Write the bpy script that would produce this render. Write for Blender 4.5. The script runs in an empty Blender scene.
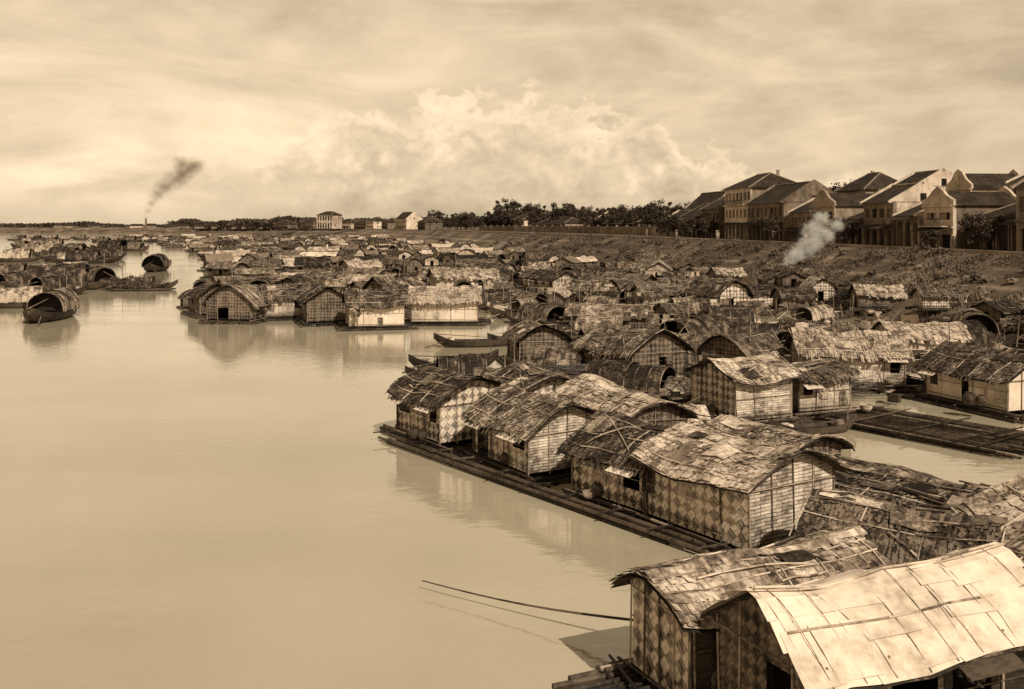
import bpy, math, random, bmesh
from mathutils import Vector, Matrix, noise as mnoise
R = random.Random(7)
scene = bpy.context.scene
scene.view_settings.view_transform = 'Standard'
scene.view_settings.look = 'None'
scene.view_settings.exposure = 0

# ------------------------------------------------------------------ helpers
def S(v):
    t = min(1, v) ** 0.5
    return (v, v * (.66 + .19 * t), v * (.40 + .28 * t), 1)

def interp(tab, y):
    if y <= tab[0][0]: return tab[0][1]
    for (a, va), (b, vb) in zip(tab, tab[1:]):
        if y <= b:
            t = (y - a) / (b - a)
            return va + (vb - va) * t
    return tab[-1][1]

def newmat(name):
    m = bpy.data.materials.new(name); m.use_nodes = True
    nt = m.node_tree
    b = nt.nodes['Principled BSDF']
    return m, nt, b

def N(nt, typ):
    return nt.nodes.new(typ)

def link(nt, a, b): nt.links.new(a, b)

def math_n(nt, op, a, b=None, clamp=False):
    n = nt.nodes.new('ShaderNodeMath'); n.operation = op; n.use_clamp = clamp
    for i, v in enumerate((a, b)):
        if v is None: continue
        if isinstance(v, (int, float)): n.inputs[i].default_value = v
        else: nt.links.new(v, n.inputs[i])
    return n.outputs[0]

def ramp(nt, fac, stops, interp_='LINEAR'):
    n = nt.nodes.new('ShaderNodeValToRGB'); cr = n.color_ramp; cr.interpolation = interp_
    while len(cr.elements) < len(stops): cr.elements.new(0.5)
    for e, (p, c) in zip(cr.elements, stops):
        e.position = p
        e.color = c if isinstance(c, tuple) else S(c)
    nt.links.new(fac, n.inputs[0])
    return n.outputs[0]

def varied(name, lo, mid, hi, scale=6, stretch=(1, 1, 1), bump=0.3, rough=.85, island=.5, objr=.25, coord='Object', bdist=.03):
    """sepia material: noise + per-piece randomness"""
    m, nt, b = newmat(name)
    tc = N(nt, 'ShaderNodeTexCoord'); mp = N(nt, 'ShaderNodeMapping')
    mp.inputs['Scale'].default_value = stretch
    link(nt, tc.outputs[coord], mp.inputs[0])
    no = N(nt, 'ShaderNodeTexNoise'); no.inputs['Scale'].default_value = scale; no.inputs['Detail'].default_value = 6
    no.inputs['Roughness'].default_value = .65
    link(nt, mp.outputs[0], no.inputs['Vector'])
    no2 = N(nt, 'ShaderNodeTexNoise'); no2.inputs['Scale'].default_value = scale * .15; no2.inputs['Detail'].default_value = 3
    link(nt, tc.outputs[coord], no2.inputs['Vector'])
    g = N(nt, 'ShaderNodeNewGeometry'); oi = N(nt, 'ShaderNodeObjectInfo')
    a = math_n(nt, 'MULTIPLY', math_n(nt, 'SUBTRACT', no.outputs[0], .5), 1.7)
    c = math_n(nt, 'MULTIPLY', math_n(nt, 'SUBTRACT', no2.outputs[0], .5), 1.6)
    d = math_n(nt, 'MULTIPLY', math_n(nt, 'SUBTRACT', g.outputs['Random Per Island'], .5), island)
    e = math_n(nt, 'MULTIPLY', math_n(nt, 'SUBTRACT', oi.outputs['Random'], .5), objr)
    f = math_n(nt, 'ADD', math_n(nt, 'ADD', a, c), math_n(nt, 'ADD', d, e))
    f = math_n(nt, 'ADD', f, .5, True)
    col = ramp(nt, f, [(.05, lo), (.5, mid), (.95, hi)])
    link(nt, col, b.inputs['Base Color'])
    b.inputs['Roughness'].default_value = rough
    b.inputs['Specular IOR Level'].default_value = .2
    if bump:
        bn = N(nt, 'ShaderNodeBump'); bn.inputs['Strength'].default_value = bump; bn.inputs['Distance'].default_value = bdist
        link(nt, no.outputs[0], bn.inputs['Height']); link(nt, bn.outputs[0], b.inputs['Normal'])
    return m

M = {}
M['thatch'] = varied('thatch', .018, .12, .46, 9, (1, 1, 1), .8, island=.6, objr=.6)
M['thatch_dark'] = varied('thatch_dark', .01, .04, .19, 9, (1, 1, 1), .7, island=.6, objr=.6)
M['mat_roof'] = varied('mat_roof', .035, .24, .64, 7, (1, 1, 1), .7, island=.4, objr=.4)
M['canvas'] = varied('canvas_roof', .36, .62, .74, 3, (1, 1, 1), .4, island=.10, objr=.1)
M['bamboo'] = varied('bamboo', .03, .12, .34, 5, (1, 1, 1), .3, .6, island=.9, objr=.2)
M['wetbamboo'] = varied('wet_bamboo', .008, .03, .10, 5, (1, 1, 1), .3, .5, island=.8, objr=.2)
M['poles'] = varied('pale_poles', .08, .30, .6, 5, (1, 1, 1), .3, .6, island=.9, objr=.2)
M['wood'] = varied('dark_wood', .008, .028, .08, 4, (1, 1, 6), .4, .6, island=.6, objr=.4)
M['plaster'] = varied('lime_plaster', .22, .5, .68, 1.2, (1, 1, .6), .1, .9, island=.1, objr=.25)
M['plaster_grey'] = varied('weathered_plaster', .08, .19, .34, 1.0, (1, 1, .5), .1, .9, island=.15, objr=.6)
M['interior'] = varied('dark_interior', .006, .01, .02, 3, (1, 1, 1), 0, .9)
M['foliage'] = varied('foliage', .015, .04, .10, 1.5, (1, 1, 1), 0, .8, island=.9, objr=.3)
M['grass'] = varied('grass', .05, .10, .18, .25, (1, 1, 1), 0, .8, island=.4, objr=.1)
M['bark'] = varied('bark', .02, .05, .09, 8, (1, 1, .3), .5, .9)
M['clay'] = varied('glazed_clay', .02, .05, .11, 4, (1, 1, 1), .1, .45, island=.3)
M['cloth'] = varied('cloth', .03, .1, .4, 4, (1, 1, 1), .1, .9, island=.9, objr=.8)
M['skin'] = varied('skin', .18, .22, .28, 4, (1, 1, 1), 0, .6)
M['road'] = varied('dirt_road', .24, .34, .44, .4, (1, 1, 1), .2, .95)
M['stone'] = varied('stone', .16, .28, .4, 1.5, (1, 1, 1), .3, .9)

def weave(name, lo, hi, size=.13, rot=45, chk=.3, kind='weave', nw=1.5):
    m, nt, b = newmat(name)
    tc = N(nt, 'ShaderNodeTexCoord'); mp = N(nt, 'ShaderNodeMapping')
    mp.inputs['Rotation'].default_value = (0, 0, math.radians(rot))
    no0 = N(nt, 'ShaderNodeTexNoise'); no0.inputs['Scale'].default_value = 1.3; no0.inputs['Detail'].default_value = 3
    link(nt, tc.outputs['UV'], no0.inputs['Vector'])
    va = N(nt, 'ShaderNodeVectorMath'); va.operation = 'MULTIPLY_ADD'
    va.inputs[1].default_value = (.32, .32, 0) if kind == 'weave' else (.1, .1, 0)
    link(nt, no0.outputs['Color'], va.inputs[0]); link(nt, tc.outputs['UV'], va.inputs[2])
    link(nt, va.outputs[0], mp.inputs[0])
    if kind == 'weave':
        ch = N(nt, 'ShaderNodeTexChecker'); ch.inputs['Scale'].default_value = 1 / size
        link(nt, mp.outputs[0], ch.inputs['Vector']); chf = ch.outputs['Fac']
        sx = N(nt, 'ShaderNodeSeparateXYZ'); link(nt, mp.outputs[0], sx.inputs[0])
        def stripes(o):
            return math_n(nt, 'ABSOLUTE', math_n(nt, 'SINE', math_n(nt, 'MULTIPLY', o, math.pi / size * 2)))
        s1 = stripes(sx.outputs[0]); s2 = stripes(sx.outputs[1])
        mx = N(nt, 'ShaderNodeMix'); link(nt, chf, mx.inputs[0]); link(nt, s1, mx.inputs[2]); link(nt, s2, mx.inputs[3])
        st = mx.outputs[0]
    else:
        br = N(nt, 'ShaderNodeTexBrick'); br.inputs['Scale'].default_value = 1; br.inputs['Brick Width'].default_value = .42; br.inputs['Row Height'].default_value = .1; br.inputs['Mortar Size'].default_value = .012
        br.inputs['Color1'].default_value = (1, 1, 1, 1); br.inputs['Color2'].default_value = (.35, .35, .35, 1); br.inputs['Mortar'].default_value = (0, 0, 0, 1)
        link(nt, mp.outputs[0], br.inputs['Vector']); st = br.outputs['Color']; chf = br.outputs['Color']
    no = N(nt, 'ShaderNodeTexNoise'); no.inputs['Scale'].default_value = 3.2; no.inputs['Detail'].default_value = 8; no.inputs['Roughness'].default_value = .75
    link(nt, tc.outputs['UV'], no.inputs['Vector'])
    no3 = N(nt, 'ShaderNodeTexNoise'); no3.inputs['Scale'].default_value = .9; no3.inputs['Detail'].default_value = 3
    link(nt, tc.outputs['Object'], no3.inputs['Vector'])
    g = N(nt, 'ShaderNodeNewGeometry'); suv = N(nt, 'ShaderNodeSeparateXYZ'); link(nt, tc.outputs['UV'], suv.inputs[0])
    mud = N(nt, 'ShaderNodeMapRange'); link(nt, suv.outputs[1], mud.inputs[0])
    mud.inputs[1].default_value = .35; mud.inputs[2].default_value = .9; mud.inputs[3].default_value = -.35; mud.inputs[4].default_value = 0
    f = math_n(nt, 'MULTIPLY', st, .25)
    f = math_n(nt, 'ADD', f, math_n(nt, 'MULTIPLY', chf, chk))
    f = math_n(nt, 'ADD', f, math_n(nt, 'MULTIPLY', math_n(nt, 'SUBTRACT', no.outputs[0], .38), nw))
    f = math_n(nt, 'ADD', f, math_n(nt, 'MULTIPLY', math_n(nt, 'SUBTRACT', no3.outputs[0], .5), 1.1))
    f = math_n(nt, 'ADD', f, mud.outputs[0])
    f = math_n(nt, 'ADD', f, math_n(nt, 'MULTIPLY', math_n(nt, 'SUBTRACT', g.outputs['Random Per Island'], .5), .25), True)
    col = ramp(nt, f, [(.08, lo), (.95, hi)])
    link(nt, col, b.inputs['Base Color']); b.inputs['Roughness'].default_value = .8
    b.inputs['Specular IOR Level'].default_value = .2
    bn = N(nt, 'ShaderNodeBump'); bn.inputs['Strength'].default_value = .6; bn.inputs['Distance'].default_value = .02
    link(nt, math_n(nt, 'ADD', st, no.outputs[0]), bn.inputs['Height']); link(nt, bn.outputs[0], b.inputs['Normal'])
    return m
M['weave'] = weave('woven_bamboo', .03, .66, .27, chk=.5)
M['weave_light'] = weave('woven_bamboo_pale', .12, .74, .12, chk=.16)
M['weave_dark'] = weave('woven_bamboo_dark', .015, .22, .2, chk=.4)
M['slats'] = weave('split_bamboo_slats', .06, .74, .2, 0, .3, 'slats')

def tiles():
    m, nt, b = newmat('roof_tiles')
    tc = N(nt, 'ShaderNodeTexCoord')
    br = N(nt, 'ShaderNodeTexBrick'); br.inputs['Scale'].default_value = 1
    br.inputs['Brick Width'].default_value = .3; br.inputs['Row Height'].default_value = .4; br.inputs['Mortar Size'].default_value = .04
    br.inputs['Color1'].default_value = S(.05); br.inputs['Color2'].default_value = S(.03); br.inputs['Mortar'].default_value = S(.012)
    link(nt, tc.outputs['UV'], br.inputs['Vector'])
    no = N(nt, 'ShaderNodeTexNoise'); no.inputs['Scale'].default_value = .5; no.inputs['Detail'].default_value = 6
    link(nt, tc.outputs['Object'], no.inputs['Vector'])
    mx = N(nt, 'ShaderNodeMix'); mx.data_type = 'RGBA'; mx.blend_type = 'MULTIPLY'; mx.inputs[0].default_value = 1
    r = ramp(nt, no.outputs[0], [(.3, (.5, .5, .5, 1)), (.7, (1.8, 1.8, 1.8, 1))])
    link(nt, br.outputs['Color'], mx.inputs[6]); link(nt, r, mx.inputs[7]); link(nt, mx.outputs[2], b.inputs['Base Color'])
    b.inputs['Roughness'].default_value = .9; b.inputs['Specular IOR Level'].default_value = .15
    return m
M['tiles'] = tiles()
MATLIST = list(M.keys()); MI = {k: i for i, k in enumerate(MATLIST)}

class MB:
    def __init__(s): s.v = []; s.f = []; s.m = []; s.uv = []
    def add(s, vs, fs, mat, uvs=None):
        o = len(s.v); s.v.extend(vs); mi = MI[mat]
        for f in fs:
            s.f.append(tuple(i + o for i in f)); s.m.append(mi)
            if uvs: s.uv.extend(uvs[i] for i in f)
            else: s.uv.extend((vs[i][0] + vs[i][1], vs[i][2]) for i in f)
    def quad(s, a, b, c, d, mat, uvs=None): s.add([a, b, c, d], [(0, 1, 2, 3)], mat, uvs)
    def box(s, c, size, mat, rz=0):
        cx, cy, cz = c; a, b, h = size[0] / 2, size[1] / 2, size[2] / 2
        co, si = math.cos(rz), math.sin(rz); vs = []
        for dz in (-h, h):
            for dx, dy in ((-a, -b), (a, -b), (a, b), (-a, b)):
                vs.append((cx + dx * co - dy * si, cy + dx * si + dy * co, cz + dz))
        s.add(vs, [(3, 2, 1, 0), (4, 5, 6, 7), (0, 1, 5, 4), (1, 2, 6, 5), (2, 3, 7, 6), (3, 0, 4, 7)], mat)
    def cyl(s, p0, p1, r0, r1=None, n=6, mat='bamboo'):
        r1 = r0 if r1 is None else r1
        p0 = Vector(p0); p1 = Vector(p1); d = (p1 - p0)
        if d.length < 1e-6: return
        d.normalize(); u = d.orthogonal().normalized(); w = d.cross(u); vs = []
        for p, r in ((p0, r0), (p1, r1)):
            for i in range(n):
                a = 2 * math.pi * i / n
                vs.append(tuple(p + u * (math.cos(a) * r) + w * (math.sin(a) * r)))
        fs = [(i, (i + 1) % n, n + (i + 1) % n, n + i) for i in range(n)]
        fs += [tuple(range(n - 1, -1, -1)), tuple(range(n, 2 * n))]
        s.add(vs, fs, mat)
    def lathe(s, prof, c, mat, n=12, cap=True, sc=1):
        vs = []; k = len(prof)
        for r, z in prof:
            for i in range(n):
                a = 2 * math.pi * i / n
                vs.append((c[0] + sc * r * math.cos(a), c[1] + sc * r * math.sin(a), c[2] + sc * z))
        fs = [(j * n + i, j * n + (i + 1) % n, (j + 1) * n + (i + 1) % n, (j + 1) * n + i) for j in range(k - 1) for i in range(n)]
        if cap: fs.append(tuple(range((k - 1) * n, k * n)))
        s.add(vs, fs, mat)
    def mesh(s, name):
        me = bpy.data.meshes.new(name); me.from_pydata(s.v, [], s.f)
        used = sorted(set(s.m)); mp = {u: i for i, u in enumerate(used)}
        for u in used: me.materials.append(M[MATLIST[u]])
        me.polygons.foreach_set('material_index', [mp[x] for x in s.m])
        uvl = me.uv_layers.new(name='UVMap')
        uvl.data.foreach_set('uv', [c for uv in s.uv for c in uv])
        me.update(); return me
    def merge(s, o):
        k = len(s.v); s.v.extend(o.v); s.f.extend(tuple(i + k for i in f) for f in o.f); s.m.extend(o.m); s.uv.extend(o.uv)

def obj(name, me, loc=(0, 0, 0), rz=0, parent=None, sc=1, rx=0, ry=0):
    o = bpy.data.objects.new(name, me); scene.collection.objects.link(o)
    o.location = loc; o.rotation_euler = (rx, ry, rz)
    o.scale = sc if isinstance(sc, tuple) else (sc, sc, sc)
    if parent: o.parent = parent
    return o
def empty(name, loc, rz=0):
    e = obj(name, None, loc, rz); e.empty_display_size = .3; return e

# ------------------------------------------------------------------ floating houses
def thatch_cover(mb, surf, x0, x1, smax, rnd, cover, width, course):
    """surf(x,s)->point ; s in [-1,1], covers both slopes with overlapping pieces"""
    mat = {'thatch': 'thatch', 'dark': 'thatch_dark', 'mat': 'mat_roof', 'canvas': 'canvas'}[cover]
    ncourse = max(2, int(round(smax / course)))
    shaggy = cover in ('thatch', 'dark')
    for side in (-1, 1):
        for k in range(ncourse):
            sb = 1.0 - k / ncourse; st = max(-.06, sb - 1.55 / ncourse)
            x = x0
            while x < x1:
                w = width * rnd.uniform(.6, 1.5)
                j = rnd.uniform(-.4, .4) / ncourse * (1 if shaggy else .35)
                xa = x - width * .15; xb = min(x1 + rnd.uniform(-.12, .2), x + w + width * .15)
                sk = rnd.uniform(-.5, .5) * width * .6
                lift = rnd.uniform(.02, .08) if cover != 'canvas' else rnd.uniform(.012, .03)
                s_b = min(1.06, sb + j); s_m = (s_b + st) / 2
                if shaggy and k == 0 and rnd.random() < .35: s_b = 1.07; lift = -rnd.uniform(0, .12)
                pts = []
                for ss, lz, o in ((st, .008, 0), (s_m, abs(lift) * .7, sk * .5), (s_b, lift, sk)):
                    for xx in (xa, xb):
                        p = surf(xx + o, side * ss); pts.append((p[0], p[1], p[2] + lz + rnd.uniform(0, .015)))
                if side > 0: mb.add(pts, [(0, 2, 3, 1), (2, 4, 5, 3)], mat)
                else: mb.add(pts, [(1, 3, 2, 0), (3, 5, 4, 2)], mat)
                x += w

def house_parts(L, W, h, r, p=1.6, cover='thatch', wall='weave', detail=2, seed=0, ov=.35, ox=.35, raft=.6, wins=.25, endopen=.3, raftx=.7, shutters=True, endwall=None):
    rnd = random.Random(seed)
    endwall = endwall or wall
    hw = W / 2 + ov; ph1, ph2 = rnd.uniform(0, 6), rnd.uniform(0, 6)
    zd = .38
    sag = rnd.uniform(.04, .16); tilt = rnd.uniform(-.03, .03)
    def rz(x, y):
        s_ = min(1.08, abs(y) / hw)
        return h + r * (1 - s_ ** p) - sag * math.cos(x / L * math.pi) + tilt * x + .05 * math.sin(x * 2.1 + ph1 + y) + .035 * math.sin(y * 2.7 + x * 1.3 + ph2) + .02 * math.sin(x * 6.3 + y * 3 + ph1)
    def surf(x, s_): return (x, s_ * hw, rz(x, s_ * hw))
    roof = MB(); walls = MB(); fr = MB(); rf = MB()
    nx = 10 if detail else 4; ns = 12 if detail else 8
    cm = {'thatch': 'thatch', 'dark': 'thatch_dark', 'mat': 'mat_roof', 'canvas': 'canvas'}[cover]
    X0, X1 = -L / 2 - ox, L / 2 + ox
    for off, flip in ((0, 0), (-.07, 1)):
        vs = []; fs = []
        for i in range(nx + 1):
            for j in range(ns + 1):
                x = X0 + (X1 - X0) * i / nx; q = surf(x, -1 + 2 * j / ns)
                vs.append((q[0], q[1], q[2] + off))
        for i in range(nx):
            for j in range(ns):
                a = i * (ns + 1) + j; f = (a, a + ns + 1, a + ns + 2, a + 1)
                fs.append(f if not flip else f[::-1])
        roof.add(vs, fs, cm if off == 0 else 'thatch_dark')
    if detail == 2:
        if cover == 'mat': thatch_cover(roof, surf, X0, X1, hw, rnd, cover, .10, .23)
        elif cover == 'canvas': thatch_cover(roof, surf, X0, X1, hw, rnd, cover, .8, .55)
        else: thatch_cover(roof, surf, X0, X1, hw, rnd, cover, .05, .18)
        # patched sheets and stray poles thrown on the roof
        if cover != 'canvas':
            for q in range(5):
                xa = rnd.uniform(X0, X1 - 1); la = rnd.uniform(.5, 1.1); sa = rnd.uniform(-.85, .5); ls = rnd.uniform(.2, .4); sk = rnd.uniform(-.15, .15); g_ = []
                for i in range(4):
                    for j in range(4):
                        pp = surf(xa + la * i / 3 + sk * j / 3, sa + ls * j / 3); g_.append((pp[0], pp[1], pp[2] + .10 + rnd.uniform(-.01, .02)))
                roof.add(g_, [(i * 4 + j, (i + 1) * 4 + j, (i + 1) * 4 + j + 1, i * 4 + j + 1) for i in range(3) for j in range(3)], rnd.choice(['mat_roof', 'thatch', 'thatch_dark']))
            for q in range(3):
                sg = rnd.choice([-1, 1]); a = surf(rnd.uniform(X0, 0), sg * rnd.uniform(.1, .9)); b = surf(rnd.uniform(.3, X1), sg * rnd.uniform(.1, .9))
                n = 5; pr = None; s0, s1 = a[1] / hw, b[1] / hw
                for i in range(n + 1):
                    t = i / n; c = surf(a[0] + (b[0] - a[0]) * t, s0 + (s1 - s0) * t); c = (c[0], c[1], c[2] + .12)
                    if pr: roof.cyl(pr, c, .022, None, 5, 'poles')
                    pr = c
    elif detail == 1:
        thatch_cover(roof, surf, X0, X1, hw, rnd, cover, .18, .28)
    if detail >= 1 and cover != 'canvas':
        nb = 3 if detail == 2 else 2
        for k in range(nb):
            for sd in (-1, 1):
                if rnd.random() < .2: continue
                s_ = (k + .6) / nb * sd * .95; n = 5
                for i in range(n):
                    a = surf(X0 + (X1 - X0) * i / n, s_); s_ += rnd.uniform(-.03, .03); b = surf(X0 + (X1 - X0) * (i + 1) / n, s_)
                    roof.cyl((a[0], a[1], a[2] + .08), (b[0], b[1], b[2] + .08), .018, None, 5, 'poles')
        nc = max(2, int(L / (1.0 if detail == 2 else 1.8)))
        for i in range(nc + 1):
            x = X0 + .1 + (X1 - X0 - .2) * i / nc + rnd.uniform(-.2, .2)
            if rnd.random() < .7:
                for j in range(8):
                    a = surf(x, -1 + j / 4); x += rnd.uniform(-.04, .04); b = surf(x, -1 + (j + 1) / 4)
                    roof.cyl((a[0], a[1], a[2] + .07), (b[0], b[1], b[2] + .07), .017, None, 4, 'poles')
    if cover == 'canvas':
        for s_ in (0, .52, -.52):
            a = surf(X0, s_)
            for i in range(8):
                b = surf(X0 + (X1 - X0) * (i + 1) / 8, s_); roof.cyl((a[0], a[1], a[2] + .04), (b[0], b[1], b[2] + .04), .022, None, 6, 'poles'); a = b
        for i in range(9):   # sheet seams
            x = X0 + (X1 - X0) * (i + .5) / 9 + rnd.uniform(-.1, .1)
            for j in range(10):
                a = surf(x, -1 + j / 5); b = surf(x, -1 + (j + 1) / 5); roof.cyl((a[0], a[1], a[2] + .03), (b[0], b[1], b[2] + .03), .009, None, 4, 'mat_roof')
    if detail and cover in ('thatch', 'dark', 'mat'):
        x = X0
        while x < X1:
            w = rnd.uniform(.08, .2)
            for sd in (-1, 1):
                e_ = rnd.uniform(.12, .26)
                a = surf(x, 0); b = surf(x + w, 0); c = surf(x + w, sd * e_); d = surf(x, sd * e_)
                q = [(a[0], 0, a[2] + .12), (b[0], 0, b[2] + .12), (c[0], c[1], c[2] + .07), (d[0], d[1], d[2] + .07)]
                roof.add(q, [(0, 1, 2, 3) if sd < 0 else (3, 2, 1, 0)], cm)
            x += w * .9
    def panel(c0, c1, fixed, z0, z1a, z1b):
        P = [(c0, fixed, z0), (c1, fixed, z0), (c1, fixed, z1b), (c0, fixed, z1a)]
        du = rnd.uniform(0, 5)
        walls.add(P, [(0, 1, 2, 3)], wall, [(c0 + du, z0), (c1 + du, z0), (c1 + du, z1b), (c0 + du, z1a)])
    npan = max(2, int(round(L / 1.15)))
    for sd in (-1, 1):
        y = sd * W / 2; zt = rz(0, y)
        for i in range(npan):
            a = -L / 2 + L * i / npan; b = a + L / npan
            za, zb = rz(a, y) - .04, rz(b, y) - .04; jo = rnd.uniform(-.015, .015)
            if rnd.random() < wins:
                zl = zd + (zt - zd) * rnd.uniform(.35, .5); zh = zt - .15
                if rnd.random() < .3: zl = zd
                if zl > zd: panel(a, b, y + jo, zd, zl, zl)
                panel(a, b, y + jo, zh - .1, za, zb)
                m_ = rnd.uniform(.1, .3) * (b - a)
                panel(a, a + m_, y + jo, zl, zh - .1, zh - .1); panel(b - m_, b, y + jo, zl, zh - .1, zh - .1)
                if shutters and rnd.random() < .6:
                    q = .55; oy = y + sd * (jo + .03)
                    walls.quad((a, oy, zh), (b, oy, zh), (b, oy + sd * q, zh - .25), (a, oy + sd * q, zh - .25), wall,
                               [(0, 1), (b - a, 1), (b - a, 1 + q), (0, 1 + q)])
            else:
                panel(a, b, y + jo, zd, za, zb)
                if detail == 2 and rnd.random() < .5:
                    x_ = rnd.uniform(a, b - .3); w_ = rnd.uniform(.3, .8); z_ = rnd.uniform(zd, zt - .8); h_ = rnd.uniform(.3, .7); o_ = y + sd * rnd.uniform(.03, .05); k_ = rnd.uniform(-.08, .08)
                    walls.quad((x_, o_, z_), (x_ + w_, o_ + sd * .02, z_ + k_), (x_ + w_ - k_, o_, z_ + h_ + k_), (x_ + k_, o_, z_ + h_), rnd.choice(['weave_dark', 'mat_roof', 'weave_light', 'thatch']),
                               [(0, 1), (w_, 1), (w_, 1 + h_), (0, 1 + h_)])
            if detail and rnd.random() < .7:
                fr.cyl((a + rnd.uniform(-.08, .08), y + sd * .03, zd - .2), (a + rnd.uniform(-.08, .08), y + sd * .03, za + .05), .022, None, 6, 'bamboo')
        fr.cyl((L / 2, y + sd * .03, zd - .2), (L / 2, y + sd * .03, rz(L / 2, y)), .035, None, 6, 'bamboo')
        if detail:
            for zz in (zd + .12, zd + (zt - zd) * .55):
                fr.cyl((-L / 2, y + sd * .045, zz + rnd.uniform(-.08, .08)), (L / 2, y + sd * .045, zz + rnd.uniform(-.08, .08)), .013, None, 5, 'bamboo')
    for sd in (-1, 1):
        x = sd * L / 2; n = 8; door = rnd.random() < endopen; dk = rnd.choice([2, 3, 4])
        for i in range(n):
            a = -W / 2 + W * i / n; b = a + W / n
            lo = zd
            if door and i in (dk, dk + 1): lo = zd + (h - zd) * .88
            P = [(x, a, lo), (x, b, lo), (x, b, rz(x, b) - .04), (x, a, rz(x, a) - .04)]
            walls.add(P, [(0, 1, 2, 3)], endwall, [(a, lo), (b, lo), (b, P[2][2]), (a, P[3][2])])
        if detail:
            for yy in (-W / 2, -W / 4, 0, W / 4, W / 2):
                if door and yy == 0: continue
                fr.cyl((x + sd * .03, yy + rnd.uniform(-.08, .08), zd - .1), (x + sd * .03, yy, rz(x, yy) - .03), .02, None, 6, 'bamboo')
            fr.cyl((x + sd * .05, -W / 2, h - .02 + rnd.uniform(-.06, .06)), (x + sd * .05, W / 2, h + rnd.uniform(-.06, .06)), .018, None, 5, 'bamboo')
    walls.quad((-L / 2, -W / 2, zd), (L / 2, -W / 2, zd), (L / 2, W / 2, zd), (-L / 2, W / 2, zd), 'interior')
    LR = L / 2 + raftx; WR = W / 2 + raft
    n = int(2 * WR / (.24 if detail == 2 else .4))
    for i in range(n + 1):
        y = -WR + 2 * WR * i / n + rnd.uniform(-.03, .03); rr = rnd.uniform(.09, .135) * (1 if detail == 2 else 1.5)
        rf.cyl((-LR + rnd.uniform(-.5, .3), y, .06 + rnd.uniform(-.03, .03)), (LR + rnd.uniform(-.3, .6), y, .07 + rnd.uniform(-.03, .05)), rr, rr * .8, 6, 'wetbamboo')
    nc = max(3, int(2 * LR / 1.3))
    for i in range(nc):
        x = -LR + .4 + (2 * LR - .8) * i / (nc - 1) + rnd.uniform(-.2, .2)
        rf.cyl((x, -WR - rnd.uniform(-.1, .2), .22), (x + rnd.uniform(-.2, .2), WR + rnd.uniform(-.1, .2), .23), .045, None, 6, 'wetbamboo')
    if detail:
        for sd in (-1, 1):
            for k in range(3):
                y = sd * (W / 2 + .12 + k * max(.1, raft - .15) / 3)
                rf.cyl((-LR + rnd.uniform(0, .6), y, .31), (LR - rnd.uniform(0, .6), y + rnd.uniform(-.1, .1), .31), .05, .04, 6, 'bamboo' if k == 1 else 'wetbamboo')
    return {'walls': walls, 'roof': roof, 'frame': fr, 'raft': rf}

def hero(x, y, deg, z=0, name='floating_house', **k):
    parts = house_parts(**k)
    e = empty(name, (x, y, z), math.radians(deg))
    for nm, mb in parts.items(): obj(nm, mb.mesh(nm), parent=e)
    return e
def joined(**k):
    mb = MB()
    for q in house_parts(**k).values(): mb.merge(q)
    return mb

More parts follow.
